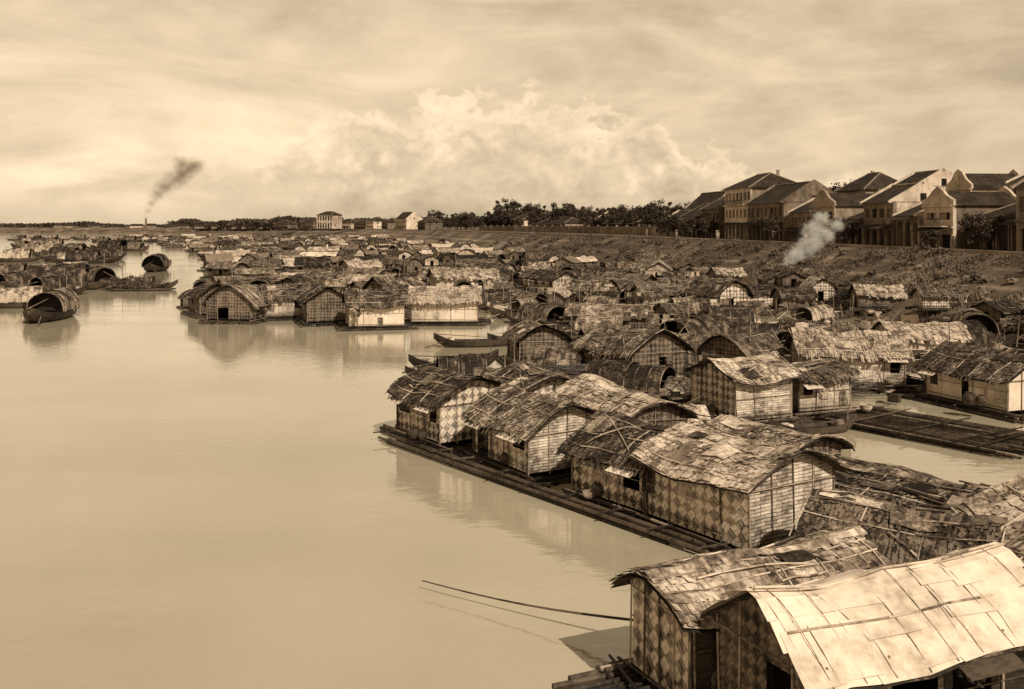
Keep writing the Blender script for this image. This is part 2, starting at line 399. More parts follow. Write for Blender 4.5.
# ------------------------------------------------------------------ boats
def boat_mb(L=7, B=1.8, canopy=(-.35, .35), ch=1.1, cover='dark', seed=0, detail=1, extra=True):
    rnd = random.Random(seed); mb = MB()
    n = 16; secs = []
    for i in range(n + 1):
        t = -1 + 2 * i / n
        b = max(.10, B / 2 * (1 - abs(t) ** 2.6) ** .75)
        zg = .48 + .62 * abs(t) ** 3.2; zk = -.18 + .85 * abs(t) ** 4
        row = [(t * L / 2, -b, zg), (t * L / 2, -b * .9, (zg + zk) * .5), (t * L / 2, -b * .5, zk), (t * L / 2, b * .5, zk), (t * L / 2, b * .9, (zg + zk) * .5), (t * L / 2, b, zg)]
        inner = [(t * L / 2, b * .86, zg), (t * L / 2, b * .8, zg - .2), (t * L / 2, -b * .8, zg - .2), (t * L / 2, -b * .86, zg)]
        secs.append(row + inner)
    vs = [p for s_ in secs for p in s_]; k = 10; fs = []
    for i in range(n):
        for j in range(k):
            a = i * k + j; b_ = i * k + (j + 1) % k
            fs.append((a, b_, b_ + k, a + k))
    fs.append(tuple(range(k))); fs.append(tuple(n * k + j for j in range(k - 1, -1, -1)))
    mb.add(vs, fs, 'wood')
    if canopy:
        segs = [canopy] if canopy[1] - canopy[0] < .6 else [(canopy[0], (canopy[0] + canopy[1]) / 2 + .02), ((canopy[0] + canopy[1]) / 2 - .02, canopy[1])]
        for q, (c0, c1) in enumerate(segs):
            hw = B / 2 * .98 + .04 * q; hh = ch * (1 + .08 * q)
            x0, x1 = c0 * L / 2, c1 * L / 2
            def surf(x, s_):
                a = max(-1, min(1, s_)) * math.pi / 2 * .97
                return (x, math.sin(a) * hw, .42 + max(0, math.cos(a)) ** .8 * hh)
            vs = []; fs = []; m_ = 10
            for i in range(5):
                for j in range(m_ + 1): vs.append(surf(x0 + (x1 - x0) * i / 4, -1 + 2 * j / m_))
            for i in range(4):
                for j in range(m_):
                    a = i * (m_ + 1) + j; fs.append((a, a + m_ + 1, a + m_ + 2, a + 1))
            mb.add(vs, fs, {'dark': 'thatch_dark', 'thatch': 'thatch', 'mat': 'mat_roof'}[cover])
            # dark sheet added across the canopy, standing in for the shade inside
            xm = x0 + (x1 - x0) * .55; pr = [surf(xm, -.98 + 1.96 * j / 10) for j in range(11)]; pr = [(xm, p_[1] * .985, p_[2] * .985) for p_ in pr]
            mb.add(pr, [tuple(range(11))], 'wood')
            if detail: thatch_cover(mb, surf, x0, x1, hw * 1.5, rnd, cover, .2 if detail == 1 else .12, .3)
            for i in range(4):
                x = x0 + (x1 - x0) * i / 3
                for j in range(8):
                    a = surf(x, -1 + j / 4); b = surf(x, -.75 + j / 4)
                    mb.cyl((a[0], a[1] * 1.04, a[2] + .06), (b[0], b[1] * 1.04, b[2] + .06), .022, None, 4, 'bamboo')
    if extra:
        for t in (-.7, -.5, .5, .7): mb.box((t * L / 2, 0, .46), (.18, B * .75, .05), 'wood')
        mb.cyl((-L * .45, .25, .95), (L * .2, -.3, 1.75 if canopy else .7), .03, .02, 5, 'bamboo')
        mb.cyl((-L * .3, -.25, .6), (-L * .62, -.9, .1), .03, .05, 5, 'bamboo')
        mb.cyl((L * .42, .1, .5), (L * .42, .15, rnd.uniform(1.8, 3.0)), .035, .02, 5, 'bamboo')
        for i in range(6):
            t = rnd.choice([-1, 1]) * rnd.uniform(.5, .75)
            mb.lathe([(.14, 0), (.2, .12), (.18, .3), (.1, .36)], (t * L / 2, rnd.uniform(-.3, .3), .3), rnd.choice(['clay', 'cloth', 'mat_roof']), 8, sc=rnd.uniform(.8, 1.5))
    return mb

# ------------------------------------------------------------------ hero houses
A1 = 122.3
hero(6.55, 29.05, A1, L=4.1, W=3.3, h=2.0, r=.75, p=1.7, cover='mat', wall='weave', endwall='slats', seed=1, wins=.0, endopen=0, raft=.25, raftx=.5)
hero(4.25, 32.35, A1 + 3, L=3.4, W=3.1, h=1.65, r=.95, p=1.6, cover='dark', wall='weave', seed=2, wins=.4, raft=.25, raftx=.4)
hero(.95, 37.2, A1 - 2, L=4.0, W=3.2, h=1.7, r=.95, p=1.5, cover='thatch', wall='weave', endwall='slats', seed=3, wins=.2, raft=.25, raftx=.6)
hero(-2.6, 41.9, A1 + 1, L=3.7, W=3.0, h=1.85, r=.95, p=1.6, cover='dark', wall='weave', seed=4, wins=.45, raft=.25, raftx=1.2)
hero(4.3, 39.9, A1 - 8, L=5.2, W=2.8, h=1.7, r=.75, p=1.9, cover='mat', wall='weave_dark', seed=5, wins=.3, raft=.3)
hero(1.2, 46.8, A1 - 14, L=4.8, W=3.0, h=1.5, r=.7, p=1.8, cover='dark', wall='weave', seed=6, raft=.3)
hero(-2.3, 47.6, A1, L=3.0, W=2.4, h=1.2, r=.6, p=1.7, cover='dark', wall='weave_dark', seed=61, raft=.5)
hero(8.9, 34.6, A1, L=3.8, W=2.6, h=1.4, r=.6, p=1.6, cover='thatch', wall='weave_dark', seed=7, raft=.3)
hero(11.3, 29.6, A1 + 10, L=4.2, W=2.8, h=1.25, r=.4, p=1.4, cover='thatch', wall='weave', seed=71, raft=.3)
FD = math.degrees(math.atan2(2.2, 5.0))
hero(6.5, 17.55, FD, L=5.0, W=2.7, h=2.0, r=.95, p=1.35, cover='canvas', wall='wood', endwall='weave_dark', seed=8, wins=.3, endopen=1, ov=.3, ox=.25, raft=.4, raftx=1.0)
hero(4.75, 19.6, FD, L=4.3, W=2.0, h=1.95, r=.6, p=1.7, cover='mat', wall='wood', endwall='weave', seed=9, wins=0, endopen=0, ov=.3, ox=.35, raft=.4, raftx=.8)
hero(9.35, 23.9, -33, L=3.6, W=2.6, h=1.45, r=.8, p=1.5, cover='dark', wall='weave_dark', seed=10, raft=.4)
hero(12.4, 21.2, -84, L=4.8, W=3.4, h=1.9, r=1.0, p=1.15, cover='mat', wall='weave', seed=11, raft=.4)
hero(13.6, 26.2, -30, L=3.4, W=2.4, h=1.1, r=.5, p=1.3, cover='dark', wall='weave_dark', seed=12, raft=.3)
hero(10.5, 46.0, 25, L=3.1, W=3.3, h=2.15, r=.75, p=1.4, cover='mat', wall='slats', endwall='weave', seed=13, wins=.2, endopen=0, raft=.4)
hero(14.1, 48.0, 22, L=2.9, W=2.8, h=1.9, r=.5, p=1.3, cover='dark', wall='weave_light', seed=14, wins=.2, endopen=0, raft=.4)
hero(18.6, 55.6, -3, L=5.4, W=3.0, h=1.95, r=1.15, p=1.1, cover='thatch', wall='weave_light', seed=15, wins=.25, raft=.5)
hero(23.6, 49.3, -70, L=5.2, W=3.2, h=1.75, r=1.1, p=1.15, cover='thatch', wall='plaster', seed=16, wins=.2, raft=.5)
hero(6.9, 57.5, 118, L=5.2, W=3.6, h=1.9, r=1.2, p=1.5, cover='thatch', wall='weave_dark', seed=17, wins=.3, endopen=1, raft=.5)
hero(1.6, 64.5, 100, L=4.2, W=3, h=1.7, r=.9, p=1.6, cover='dark', wall='weave_dark', seed=18)
hero(-6.1, 91.3, 2, L=5.9, W=3.4, h=2.1, r=1.25, p=1.15, cover='thatch', wall='plaster', seed=19, wins=.1, ov=.45)
hero(-12.0, 87.5, 14, L=4.7, W=3.4, h=2.1, r=1.3, p=1.15, cover='thatch', wall='plaster', seed=20, wins=.15, ov=.45)
hero(-17.3, 92.0, -72, L=5.0, W=3.6, h=2.1, r=1.2, p=1.4, cover='dark', wall='weave_dark', seed=21)
hero(-21.5, 96.5, 20, L=5.0, W=3.4, h=2.0, r=1.3, p=1.2, cover='thatch', wall='weave_light', seed=22, endopen=1)
hero(-25.5, 93.5, 80, L=4.5, W=4.2, h=1.6, r=1.7, p=2.0, cover='thatch', wall='weave_dark', seed=23, endopen=1)
hero(-30.0, 99.5, -60, L=5.0, W=3.2, h=1.9, r=1.2, p=1.5, cover='dark', wall='weave_dark', seed=24)

def pole_raft(name, w, l, x, y, deg, n, mat='wetbamboo', layers=2, seed=0, z=0):
    rnd = random.Random(seed); mb = MB()
    for k in range(layers):
        for i in range(n):
            yy = -w / 2 + w * (i + .5) / n + rnd.uniform(-.05, .05); s_ = rnd.uniform(0, l * .12)
            mb.cyl((-l / 2 + s_, yy, .05 + .14 * k), (l / 2 - rnd.uniform(0, l * .12), yy + rnd.uniform(-.15, .15), .05 + .14 * k + rnd.uniform(-.02, .06)), rnd.uniform(.05, .09), .045, 6, mat if rnd.random() < .88 else 'bamboo')
    c = max(3, int(l / 1.9))
    for i in range(c):
        xx = -l / 2 + l * (i + .5) / c + rnd.uniform(-.5, .5)
        mb.cyl((xx, -w / 2 - rnd.uniform(0, .3), .22 + .07 * layers), (xx + rnd.uniform(-.4, .4), w / 2 + rnd.uniform(0, .3), .22 + .07 * layers), .04, .03, 6, mat)
    return obj(name, mb.mesh(name), (x, y, z), math.radians(deg))
pole_raft('bamboo_raft', .55, 19.5, .12, 34.35, 126, 4, seed=1)
pole_raft('bamboo_raft', 4.8, 10, 18.2, 43.4, -55, 38, seed=3)
pole_raft('bamboo_raft', 1.6, 7.0, 21.8, 40.0, -50, 10, seed=4)
pole_raft('bamboo_raft', 2.0, 6.0, 13.3, 33.0, -35, 14, seed=6)
pole_raft('bamboo_raft', 2.2, 8.0, 2.3, 55.0, 12, 10, seed=7)
pole_raft('bamboo_raft', 1.6, 4.0, 2.8, 19.4, 25, 8, seed=8)

mb = MB(); prev = (-2.2, 24.6, .25)
for i in range(1, 9):
    t = i / 8; q = (-2.2 + 5.0 * t, 24.6 - 3.4 * t, .25 - .12 * math.sin(t * math.pi) + .35 * t)
    mb.cyl(prev, q, .016 + .018 * (t - .12), .016 + .018 * t, 6, 'wetbamboo'); prev = q
obj('bamboo_pole', mb.mesh('bamboo_pole'))

JAR = [(.14, 0), (.26, .12), (.32, .3), (.27, .5), (.16, .6), (.19, .66), (.15, .64)]
BK = [(.25, 0), (.38, .15), (.42, .36), (.4, .38), (.34, .2), (.2, .05)]
jar = MB(); jar.lathe(JAR, (0, 0, 0), 'clay', 12); jarm = jar.mesh('water_jar')
bk = MB(); bk.lathe(BK, (0, 0, 0), 'mat_roof', 12, True); bkm = bk.mesh('basket')
def heap(seed, n, l, w, mat='poles', tall=.5):
    rnd = random.Random(seed); mb = MB()
    for i in range(n):
        a = rnd.gauss(0, .3); x, y = rnd.uniform(-l * .15, l * .15), rnd.uniform(-w / 2, w / 2); ll = l * rnd.uniform(.25, .55)
        z = rnd.uniform(0, tall) * (1 - abs(y) / w) + .08; dz = rnd.gauss(0, .14)
        mb.cyl((x - math.cos(a) * ll, y - math.sin(a) * ll, z - dz), (x + math.cos(a) * ll, y + math.sin(a) * ll, z + dz), rnd.uniform(.02, .045), .015, 5, mat if rnd.random() < .6 else 'wetbamboo')
    return mb.mesh('bamboo_pole_pile')
heaps = [heap(1, 60, 4, 1.6), heap(2, 90, 5, 2.4, 'bamboo', .9), heap(3, 45, 6, 1.5, 'poles', .4), heap(4, 70, 4, 2, 'wetbamboo', .7)]
for x, y, z, d, k in [(14.3, 29.8, .4, -50, 0), (10.6, 26.2, .4, -35, 3), (12.6, 24.4, .9, -40, 1), (16.5, 51, .3, 10, 3), (3.3, 55.4, .5, 10, 3), (15.7, 28, .4, -30, 1),
                      (-.2, 52.5, .2, 15, 3), (13, 62, .2, -20, 0), (22, 62, .2, 10, 0), (28, 66, .3, 30, 2), (8.2, 38.2, .3, 110, 1), (7.0, 36.4, .3, 120, 3)]:
    obj('bamboo_pole_pile', heaps[k], (x, y, z), math.radians(d))
for x, y, z in [(2.5, 31.9, .38), (-.2, 35.8, .38), (-3.7, 40.2, .38), (15.6, 54, .38), (8.6, 54.2, .38), (16.6, 46.3, .4), (21.6, 46.6, .6)]:
    for q in range(R.choice([1, 2, 3])):
        if R.random() < .7: obj('water_jar', jarm, (x + R.uniform(-.3, .3), y + R.uniform(-.3, .3), z), R.uniform(0, 6), sc=R.uniform(.6, .9))
        else: obj('basket', bkm, (x + R.uniform(-.3, .3), y + R.uniform(-.3, .3), z), R.uniform(0, 6), sc=R.uniform(.5, .8))

# ------------------------------------------------------------------ boats placed
boats = [boat_mb(7, 2.0, (-.4, .45), 1.2, 'dark', 1).mesh('sampan'), boat_mb(8.5, 2.3, (-.3, .5), 1.35, 'thatch', 2).mesh('sampan'),
         boat_mb(6, 1.6, None, 1, 'dark', 3).mesh('open_sampan'), boat_mb(10, 2.6, (-.55, .3), 1.5, 'dark', 4).mesh('sampan'), boat_mb(7, 1.9, (-.2, .35), 1.1, 'mat', 5).mesh('sampan')]
def boat(i, x, y, deg, sc=1): return obj('open_sampan' if i == 2 else 'sampan', boats[i], (x, y, 0), math.radians(deg), sc=sc)
for b in [(1, -44.2, 96, 97, 1.45), (3, -62, 139, 18, 1.75), (0, -58, 126, 60, 1.5), (3, -54.5, 100, 98, 1.4), (0, -82, 163, 10, 1.6), (1, -68, 150, 30, 1.8), (2, -48.5, 104, 80, 1.2), (0, -66.5, 133, 70, 1.6), (0, -61, 147, 140, 1.7), (0, -58.5, 114, 80, 1.4), (1, -54, 109, 20, 1.2),
          (3, -70, 197, 100, 1.6), (1, -52, 139, 3, 1.0), (2, -51, 141.5, 10, 1.2), (4, -109, 243, 10, 1.5), (3, -127, 290, 5, 1.8), (3, -118, 262, 170, 1.6), (1, -140, 300, 5, 1.8), (0, -105, 258, 60, 1.8), (3, -100, 235, 20, 1.6), (1, -122, 245, 15, 1.7),
          (3, 5.6, 51.6, 150, .95), (1, 3.2, 59.5, 160, .9), (4, 8.9, 50.6, 140, .8), (0, -3.0, 57.5, 10, .9), (2, -3.6, 62.5, 25, 1), (2, -2.8, 74, 10, 1), (0, 10.5, 62, 15, 1), (2, 7.6, 44, 130, .9), (0, -.6, 52.8, 160, .8), (4, 12.6, 52.2, 10, .8), (0, 6.2, 46.6, 140, .7),
          (3, 12.7, 66.5, -20, .9), (2, 20.5, 58.8, 5, 1.1), (4, 26, 60, 60, 1.1), (1, 35.6, 77, 75, 1.25), (3, 31, 70, 20, 1.1), (2, 24, 55.5, 10, 1.2), (0, 29, 55, -65, 1.2), (2, 13.0, 43.2, 15, .7)]: boat(*b)
obj('long_cargo_boat', boat_mb(18, 2.8, (-.25, .25), 1.3, 'dark', 9).mesh('long_cargo_boat'), (17.5, 74, 0), math.radians(-18))
obj('long_cargo_boat', boat_mb(15, 2.6, (-.5, .0), 1.2, 'mat', 10).mesh('long_cargo_boat'), (9, 80, 0), math.radians(-25))

bw_ = MB(); rnd = random.Random(5)
for i in range(14): bw_.cyl((-4.5 + rnd.uniform(0, 1), -1.6 + i * .24, .15), (4.5 - rnd.uniform(0, 1), -1.6 + i * .24, .17), .11, .09, 6, 'wetbamboo')
for i in range(900):
    p = Vector((rnd.gauss(-.5, 1.5), rnd.gauss(0, .7), .3 + abs(rnd.gauss(0, .7)))); q = p + Vector((rnd.gauss(0, .4), rnd.gauss(0, .3), rnd.gauss(.1, .3)))
    bw_.cyl(tuple(p), tuple(q), .03, .01, 3, 'foliage' if i % 3 else 'bamboo')
obj('brushwood_raft', bw_.mesh('brushwood_raft'), (-51, 137.5, 0), .1)

# ------------------------------------------------------------------ scattered fleet
XL = [(58, 0), (80, 0), (96, 0), (98, -33), (138, -44), (200, -60), (300, -92), (360, -118), (500, -180), (900, -400)]
FOOT = [(-60, 36), (50, 38), (86, 37), (138, 30), (220, 12), (330, -12), (500, -52), (900, -180), (1150, -380), (1250, -800), (1300, -1500), (1350, -6000), (9000, -6000)]
TOPX = [(-60, 52), (60, 52), (94, 49), (150, 43), (220, 30), (350, 0), (500, -36), (900, -150), (1170, -340), (1280, -780), (1330, -1450), (1380, -5950), (9000, -5950)]
mid = []; low = []
covers = ['thatch', 'dark', 'mat', 'dark', 'thatch', 'dark', 'dark', 'thatch', 'dark', 'thatch']
walls_ = ['weave_light', 'weave', 'weave_dark', 'weave_dark', 'plaster', 'weave_light', 'weave_dark', 'weave', 'plaster', 'weave_dark']
for i in range(10):
    k = dict(L=R.uniform(4, 7), W=R.uniform(2.9, 3.9), h=R.uniform(1.6, 2.2), r=R.uniform(.8, 1.5), p=R.choice([1.1, 1.2, 1.5, 1.8, 2.0]), cover=covers[i], wall=walls_[i], seed=100 + i, wins=.3, ov=.4, endopen=.5)
    mid.append(joined(detail=1, **k).mesh('floating_house')); low.append(joined(detail=0, **k).mesh('floating_house'))
placed = [(o.location.x, o.location.y) for o in scene.objects if o.parent is None and o.name.split('.')[0] in ('floating_house', 'sampan', 'long_cargo_boat')]
def free(x, y, d): return all((x - a) ** 2 + (y - b) ** 2 > d * d for a, b in placed)
y = 60
cnt = 0
while y < 700:
    sp = 6.4 + max(0, y - 100) * .012
    x = interp(XL, y); xr = interp(FOOT, y) + 1
    while x < xr:
        px, py = x + R.uniform(-.4, .4) * sp, y + R.uniform(-.4, .4) * sp
        if px > interp(XL, py) - 1 + (abs(mnoise.noise(Vector((py * .03, 0, 0)))) * 16 if py > 110 else 0) and free(px, py, sp * .6) and R.random() < .93:
            placed.append((px, py)); cnt += 1
            base = 105 if R.random() < .4 else 10
            dg = base + R.gauss(0, 24)
            if R.random() < (.55 if py > 90 else .35):
                k = R.randrange(10); s0 = R.uniform(.6, 1.1); obj('floating_house', (mid if py < 190 else low)[k], (px, py, 0), math.radians(dg), sc=(s0 * R.uniform(.8, 1.4), s0, s0 * R.uniform(.8, 1.15)))
            else: boat(R.choice([0, 1, 2, 3, 4, 0]), px, py, dg, R.uniform(.8, 1.2))
        x += sp
    y += sp * .88
for i in range(30):
    py = R.uniform(330, 700); px = -R.uniform(.36, .5) * py
    boat(R.choice([0, 1, 3]), px, py, R.uniform(-20, 20), R.uniform(1, 1.8))
cl = MB(); rnd = random.Random(77)
for i in range(1900):
    yv = 44 + 150 * rnd.random() ** 1.5; a_, b_ = interp([(44, 4), (50, 2), (80, 1), (96, -2), (98, -30), (200, -58)], yv), interp(FOOT, yv) + 2; x = rnd.uniform(a_, b_); q = rnd.random(); z = rnd.uniform(.15, .5)
    if yv < 50 and x > 11: continue
    if q < .45:
        a = rnd.uniform(0, 6.28); l = rnd.uniform(.8, 2.6); zz = abs(rnd.gauss(0, .5)) if rnd.random() < .8 else rnd.uniform(1, 2.6)
        cl.cyl((x, yv, z), (x + math.cos(a) * l, yv + math.sin(a) * l, z + zz), .03, .018, 5, rnd.choice(['bamboo', 'poles', 'wetbamboo', 'wetbamboo']))
    elif q < .68:
        a = rnd.uniform(0, 6.28); u = Vector((math.cos(a), math.sin(a), rnd.gauss(0, .12))) * rnd.uniform(.3, .8); w = Vector((-math.sin(a), math.cos(a), rnd.gauss(.2, .35))) * rnd.uniform(.2, .6); c = Vector((x, yv, z + .35))
        mt = rnd.choice(['mat_roof', 'thatch', 'thatch_dark', 'thatch_dark', 'cloth'])
        cl.add([tuple(c - u - w), tuple(c + u - w), tuple(c + u * 1.02 + Vector((0, 0, .1))), tuple(c - u + Vector((0, 0, .08))), tuple(c + u + w), tuple(c - u * .9 + w)], [(0, 1, 2, 3), (3, 2, 4, 5)], mt)
    elif q < .83: cl.box((x, yv, z + .15), (rnd.uniform(.3, .9), rnd.uniform(.25, .5), rnd.uniform(.2, .5)), rnd.choice(['wood', 'bamboo', 'wood']), rnd.uniform(0, 3))
    else: cl.lathe(JAR if rnd.random() < .6 else BK, (x, yv, z), rnd.choice(['clay', 'clay', 'mat_roof']), 9, sc=rnd.uniform(.6, 1.1))
obj('deck_clutter', cl.mesh('deck_clutter'))
wl = MB(); rnd = random.Random(12)
for i in range(18):
    yv = rnd.uniform(62, 150); x = rnd.uniform(interp([(50, 4), (96, 0), (98, -25), (200, -50)], yv), interp(FOOT, yv) - 3); a = rnd.uniform(-.6, .6); l = 3.0; zt = rnd.uniform(1.9, 2.6)
    p0 = Vector((x, yv, zt)); d = Vector((math.cos(a), math.sin(a), 0)); p1 = p0 + d * l
    wl.cyl((p0.x, p0.y, 0), tuple(p0), .035, .03, 5, 'bamboo'); wl.cyl((p1.x, p1.y, 0), tuple(p1), .035, .03, 5, 'bamboo'); wl.cyl(tuple(p0), tuple(p1), .02, None, 4, 'bamboo')
    for q in range(3):
        s0 = .2 + q * .9 + rnd.uniform(0, .2); w_ = rnd.uniform(.35, .75); hh = rnd.uniform(.4, 1.0); a_ = p0 + d * s0; b_ = p0 + d * (s0 + w_); o = Vector((-d.y, d.x, 0)) * rnd.uniform(-.1, .1)
        wl.quad(tuple(a_), tuple(b_), tuple(b_ + o - Vector((0, 0, hh))), tuple(a_ + o - Vector((0, 0, hh * .95))), rnd.choice(['cloth', 'mat_roof', 'cloth']))
obj('washing_line', wl.mesh('washing_line'))

# ------------------------------------------------------------------ terrain
def nz(x, y, s): return mnoise.noise(Vector((x * s, y * s, 0)))
def bank_z(t, x, y):
    prof = [(0, .05), (.12, 1.0), (.3, 2.0), (.42, 2.5), (.6, 3.6), (.72, 4.1), (.9, 5.6), (1, 6)]
    z = interp(prof, t)
    return z + (nz(x, y, .12) * .7 + nz(x, y, .5) * .15) * math.sin(math.pi * t) * (1.0)
ys = []
yy = -60
while yy < 9000:
    ys.append(yy); yy += 2.0 if yy < 260 else (8 if yy < 700 else (25 if yy < 1600 else 600))
vs = []; fs = []; NT = 18; cols = None
for yv in ys:
    f, g = interp(FOOT, yv), interp(TOPX, yv)
    row = [(f - 9, yv, -1.6), (f - 3, yv, -.35)]
    for i in range(NT + 1):
        t = i / NT; x = f + (g - f) * t; row.append((x, yv, bank_z(t, x, yv)))
    for d in (8, 16, 40, 120, 400, 1500, 7000, 16000): row.append((g + d, yv, 6))
    cols = len(row); vs += row
for i in range(len(ys) - 1):
    for j in range(cols - 1):
        a = i * cols + j; fs.append((a, a + 1, a + cols + 1, a + cols))
me = bpy.data.meshes.new('riverbank'); me.from_pydata(vs, [], fs)
for p in me.polygons: p.use_smooth = True
m, nt, b = newmat('bank_earth')
tc = N(nt, 'ShaderNodeTexCoord')
n1 = N(nt, 'ShaderNodeTexNoise'); n1.inputs['Scale'].default_value = .1; n1.inputs['Detail'].default_value = 9; n1.inputs['Roughness'].default_value = .65
n2 = N(nt, 'ShaderNodeTexNoise'); n2.inputs['Scale'].default_value = 1.8; n2.inputs['Detail'].default_value = 5
sxx = N(nt, 'ShaderNodeSeparateXYZ'); link(nt, tc.outputs['Object'], sxx.inputs[0])
link(nt, tc.outputs['Object'], n1.inputs['Vector']); link(nt, tc.outputs['Object'], n2.inputs['Vector'])
def pathband(h_, wd, amt):
    bnd = math_n(nt, 'ABSOLUTE', math_n(nt, 'SUBTRACT', math_n(nt, 'ADD', sxx.outputs[2], math_n(nt, 'MULTIPLY', n1.outputs[0], 1.2)), h_))
    path = N(nt, 'ShaderNodeMapRange'); link(nt, bnd, path.inputs[0]); path.inputs[1].default_value = 0; path.inputs[2].default_value = wd; path.inputs[3].default_value = amt; path.inputs[4].default_value = 0
    return path.outputs[0]
f_ = math_n(nt, 'ADD', math_n(nt, 'ADD', math_n(nt, 'MULTIPLY', n1.outputs[0], .8), math_n(nt, 'MULTIPLY', n2.outputs[0], .2)), math_n(nt, 'ADD', pathband(3.9, .3, .15), pathband(5.4, .2, .1)))
link(nt, ramp(nt, f_, [(.40, .06), (.50, .11), (.60, .19), (.72, .34)]), b.inputs['Base Color'])
b.inputs['Roughness'].default_value = .95; b.inputs['Specular IOR Level'].default_value = .1
bn = N(nt, 'ShaderNodeBump'); bn.inputs['Strength'].default_value = .4; bn.inputs['Distance'].default_value = .15
link(nt, n2.outputs[0], bn.inputs['Height']); link(nt, bn.outputs[0], b.inputs['Normal'])
me.materials.append(m); obj('riverbank', me)
vs = []; fs = []
rys = [y_ for y_ in ys if y_ < 900]
for i, yv in enumerate(rys):
    g = interp(TOPX, yv); vs += [(g + 1.5, yv, 6.02), (g + 9, yv, 6.02)]
    if i: fs.append((2 * i - 2, 2 * i - 1, 2 * i + 1, 2 * i))
me = bpy.data.meshes.new('road'); me.from_pydata(vs, [], fs); me.materials.append(M['road']); obj('road', me)
kb = MB()
for a, c in zip(rys, rys[1:]):
    ga, gc = interp(TOPX, a), interp(TOPX, c)
    z0, z1, o0, o1 = 5.7, 6.4, .3, .75
    P = [(ga + o0, a, z0), (ga + o1, a, z0), (ga + o1, a, z1), (ga + o0, a, z1), (gc + o0, c, z0), (gc + o1, c, z0), (gc + o1, c, z1), (gc + o0, c, z1)]
    kb.add(P, [(0, 3, 7, 4), (3, 2, 6, 7), (2, 1, 5, 6)], 'stone')
obj('embankment_parapet', kb.mesh('embankment_parapet'))
gm = MB()
for i in range(34000):
    yv = 55 + 260 * R.random() ** 1.4; f, g = interp(FOOT, yv), interp(TOPX, yv); t = R.random(); x = f + (g - f) * t
    dn = nz(x, yv, .1) + nz(x + 50, yv, .4) * .5
    if dn < -.2: continue
    z = bank_z(t, x, yv) - .05; hh = R.uniform(.12, .35) * (1 + max(0, dn))
    a = R.uniform(0, 3.14)
    for q in range(2):
        a += 1.2; w = R.uniform(.08, .2); dx, dy = math.cos(a) * w, math.sin(a) * w; lx, ly = R.gauss(0, .12), R.gauss(0, .12)
        gm.add([(x - dx, yv - dy, z), (x + dx, yv + dy, z), (x + lx, yv + ly, z + hh)], [(0, 1, 2)], 'grass')
obj('grass', gm.mesh('grass'))
sh = MB()
for i in range(220):
    yv = 60 + 280 * R.random(); f, g = interp(FOOT, yv), interp(TOPX, yv); t = R.uniform(.25, 1.0); x = f + (g - f) * t; c = Vector((x, yv, bank_z(t, x, yv) + .1)); rr = R.uniform(.4, 1.3)
    for q in range(45):
        v = Vector((R.gauss(0, 1), R.gauss(0, 1), abs(R.gauss(0, .7)))).normalized() * rr * R.random() ** .5; p = c + v
        u = Vector((R.gauss(0, 1), R.gauss(0, 1), R.gauss(0, 1))).normalized() * .22; w = u.orthogonal() * .6
        sh.quad(tuple(p - u), tuple(p - w), tuple(p + u), tuple(p + w), 'grass' if i % 2 else 'foliage')
obj('shrubs', sh.mesh('shrubs'))
for i in range(40):
    yv = 62 + 120 * R.random() ** 1.3; f, g = interp(FOOT, yv), interp(TOPX, yv); t = R.uniform(.0, .32); x = f + (g - f) * t
    obj('bamboo_pole_pile', heaps[R.randrange(4)], (x, yv, bank_z(t, x, yv)), R.uniform(0, 3), sc=R.uniform(.5, 1.0), rx=0)
for i in range(12):
    yv = 68 + 120 * (i + R.random() * .6) / 12; f, g = interp(FOOT, yv), interp(TOPX, yv); t = R.uniform(.05, .2); x = f + (g - f) * t
    obj('bank_hut', mid[R.choice([1, 3, 6, 7, 9])], (x, yv, bank_z(t, x, yv) - .1), math.radians(R.choice([100, 15]) + R.gauss(0, 12)), sc=R.uniform(.6, .85))

# ------------------------------------------------------------------ river
vs = [(-9000, -80, 0), (9000, -80, 0), (9000, 9000, 0), (-9000, 9000, 0)]
me = bpy.data.meshes.new('river'); me.from_pydata(vs, [], [(0, 1, 2, 3)])
m, nt, b = newmat('silty_water')
tc = N(nt, 'ShaderNodeTexCoord')
mp = N(nt, 'ShaderNodeMapping'); mp.inputs['Scale'].default_value = (1, 1.6, 1); link(nt, tc.outputs['Object'], mp.inputs[0])
n1 = N(nt, 'ShaderNodeTexNoise'); n1.inputs['Scale'].default_value = 1.3; n1.inputs['Detail'].default_value = 5
n2 = N(nt, 'ShaderNodeTexNoise'); n2.inputs['Scale'].default_value = .05; n2.inputs['Detail'].default_value = 6
n3 = N(nt, 'ShaderNodeTexNoise'); n3.inputs['Scale'].default_value = .12; n3.inputs['Detail'].default_value = 4
link(nt, mp.outputs[0], n1.inputs['Vector']); link(nt, mp.outputs[0], n2.inputs['Vector']); link(nt, mp.outputs[0], n3.inputs['Vector'])
link(nt, ramp(nt, n2.outputs[0], [(.3, (.34, .285, .195, 1)), (.7, (.46, .39, .27, 1))]), b.inputs['Base Color'])
b.inputs['Roughness'].default_value = .04; b.inputs['IOR'].default_value = 1.95
bn = N(nt, 'ShaderNodeBump'); bn.inputs['Distance'].default_value = .07
link(nt, math_n(nt, 'MULTIPLY', math_n(nt, 'SUBTRACT', n3.outputs[0], .25, True), .7), bn.inputs['Strength'])
link(nt, n1.outputs[0], bn.inputs['Height']); link(nt, bn.outputs[0], b.inputs['Normal'])
me.materials.append(m); obj('river', me)

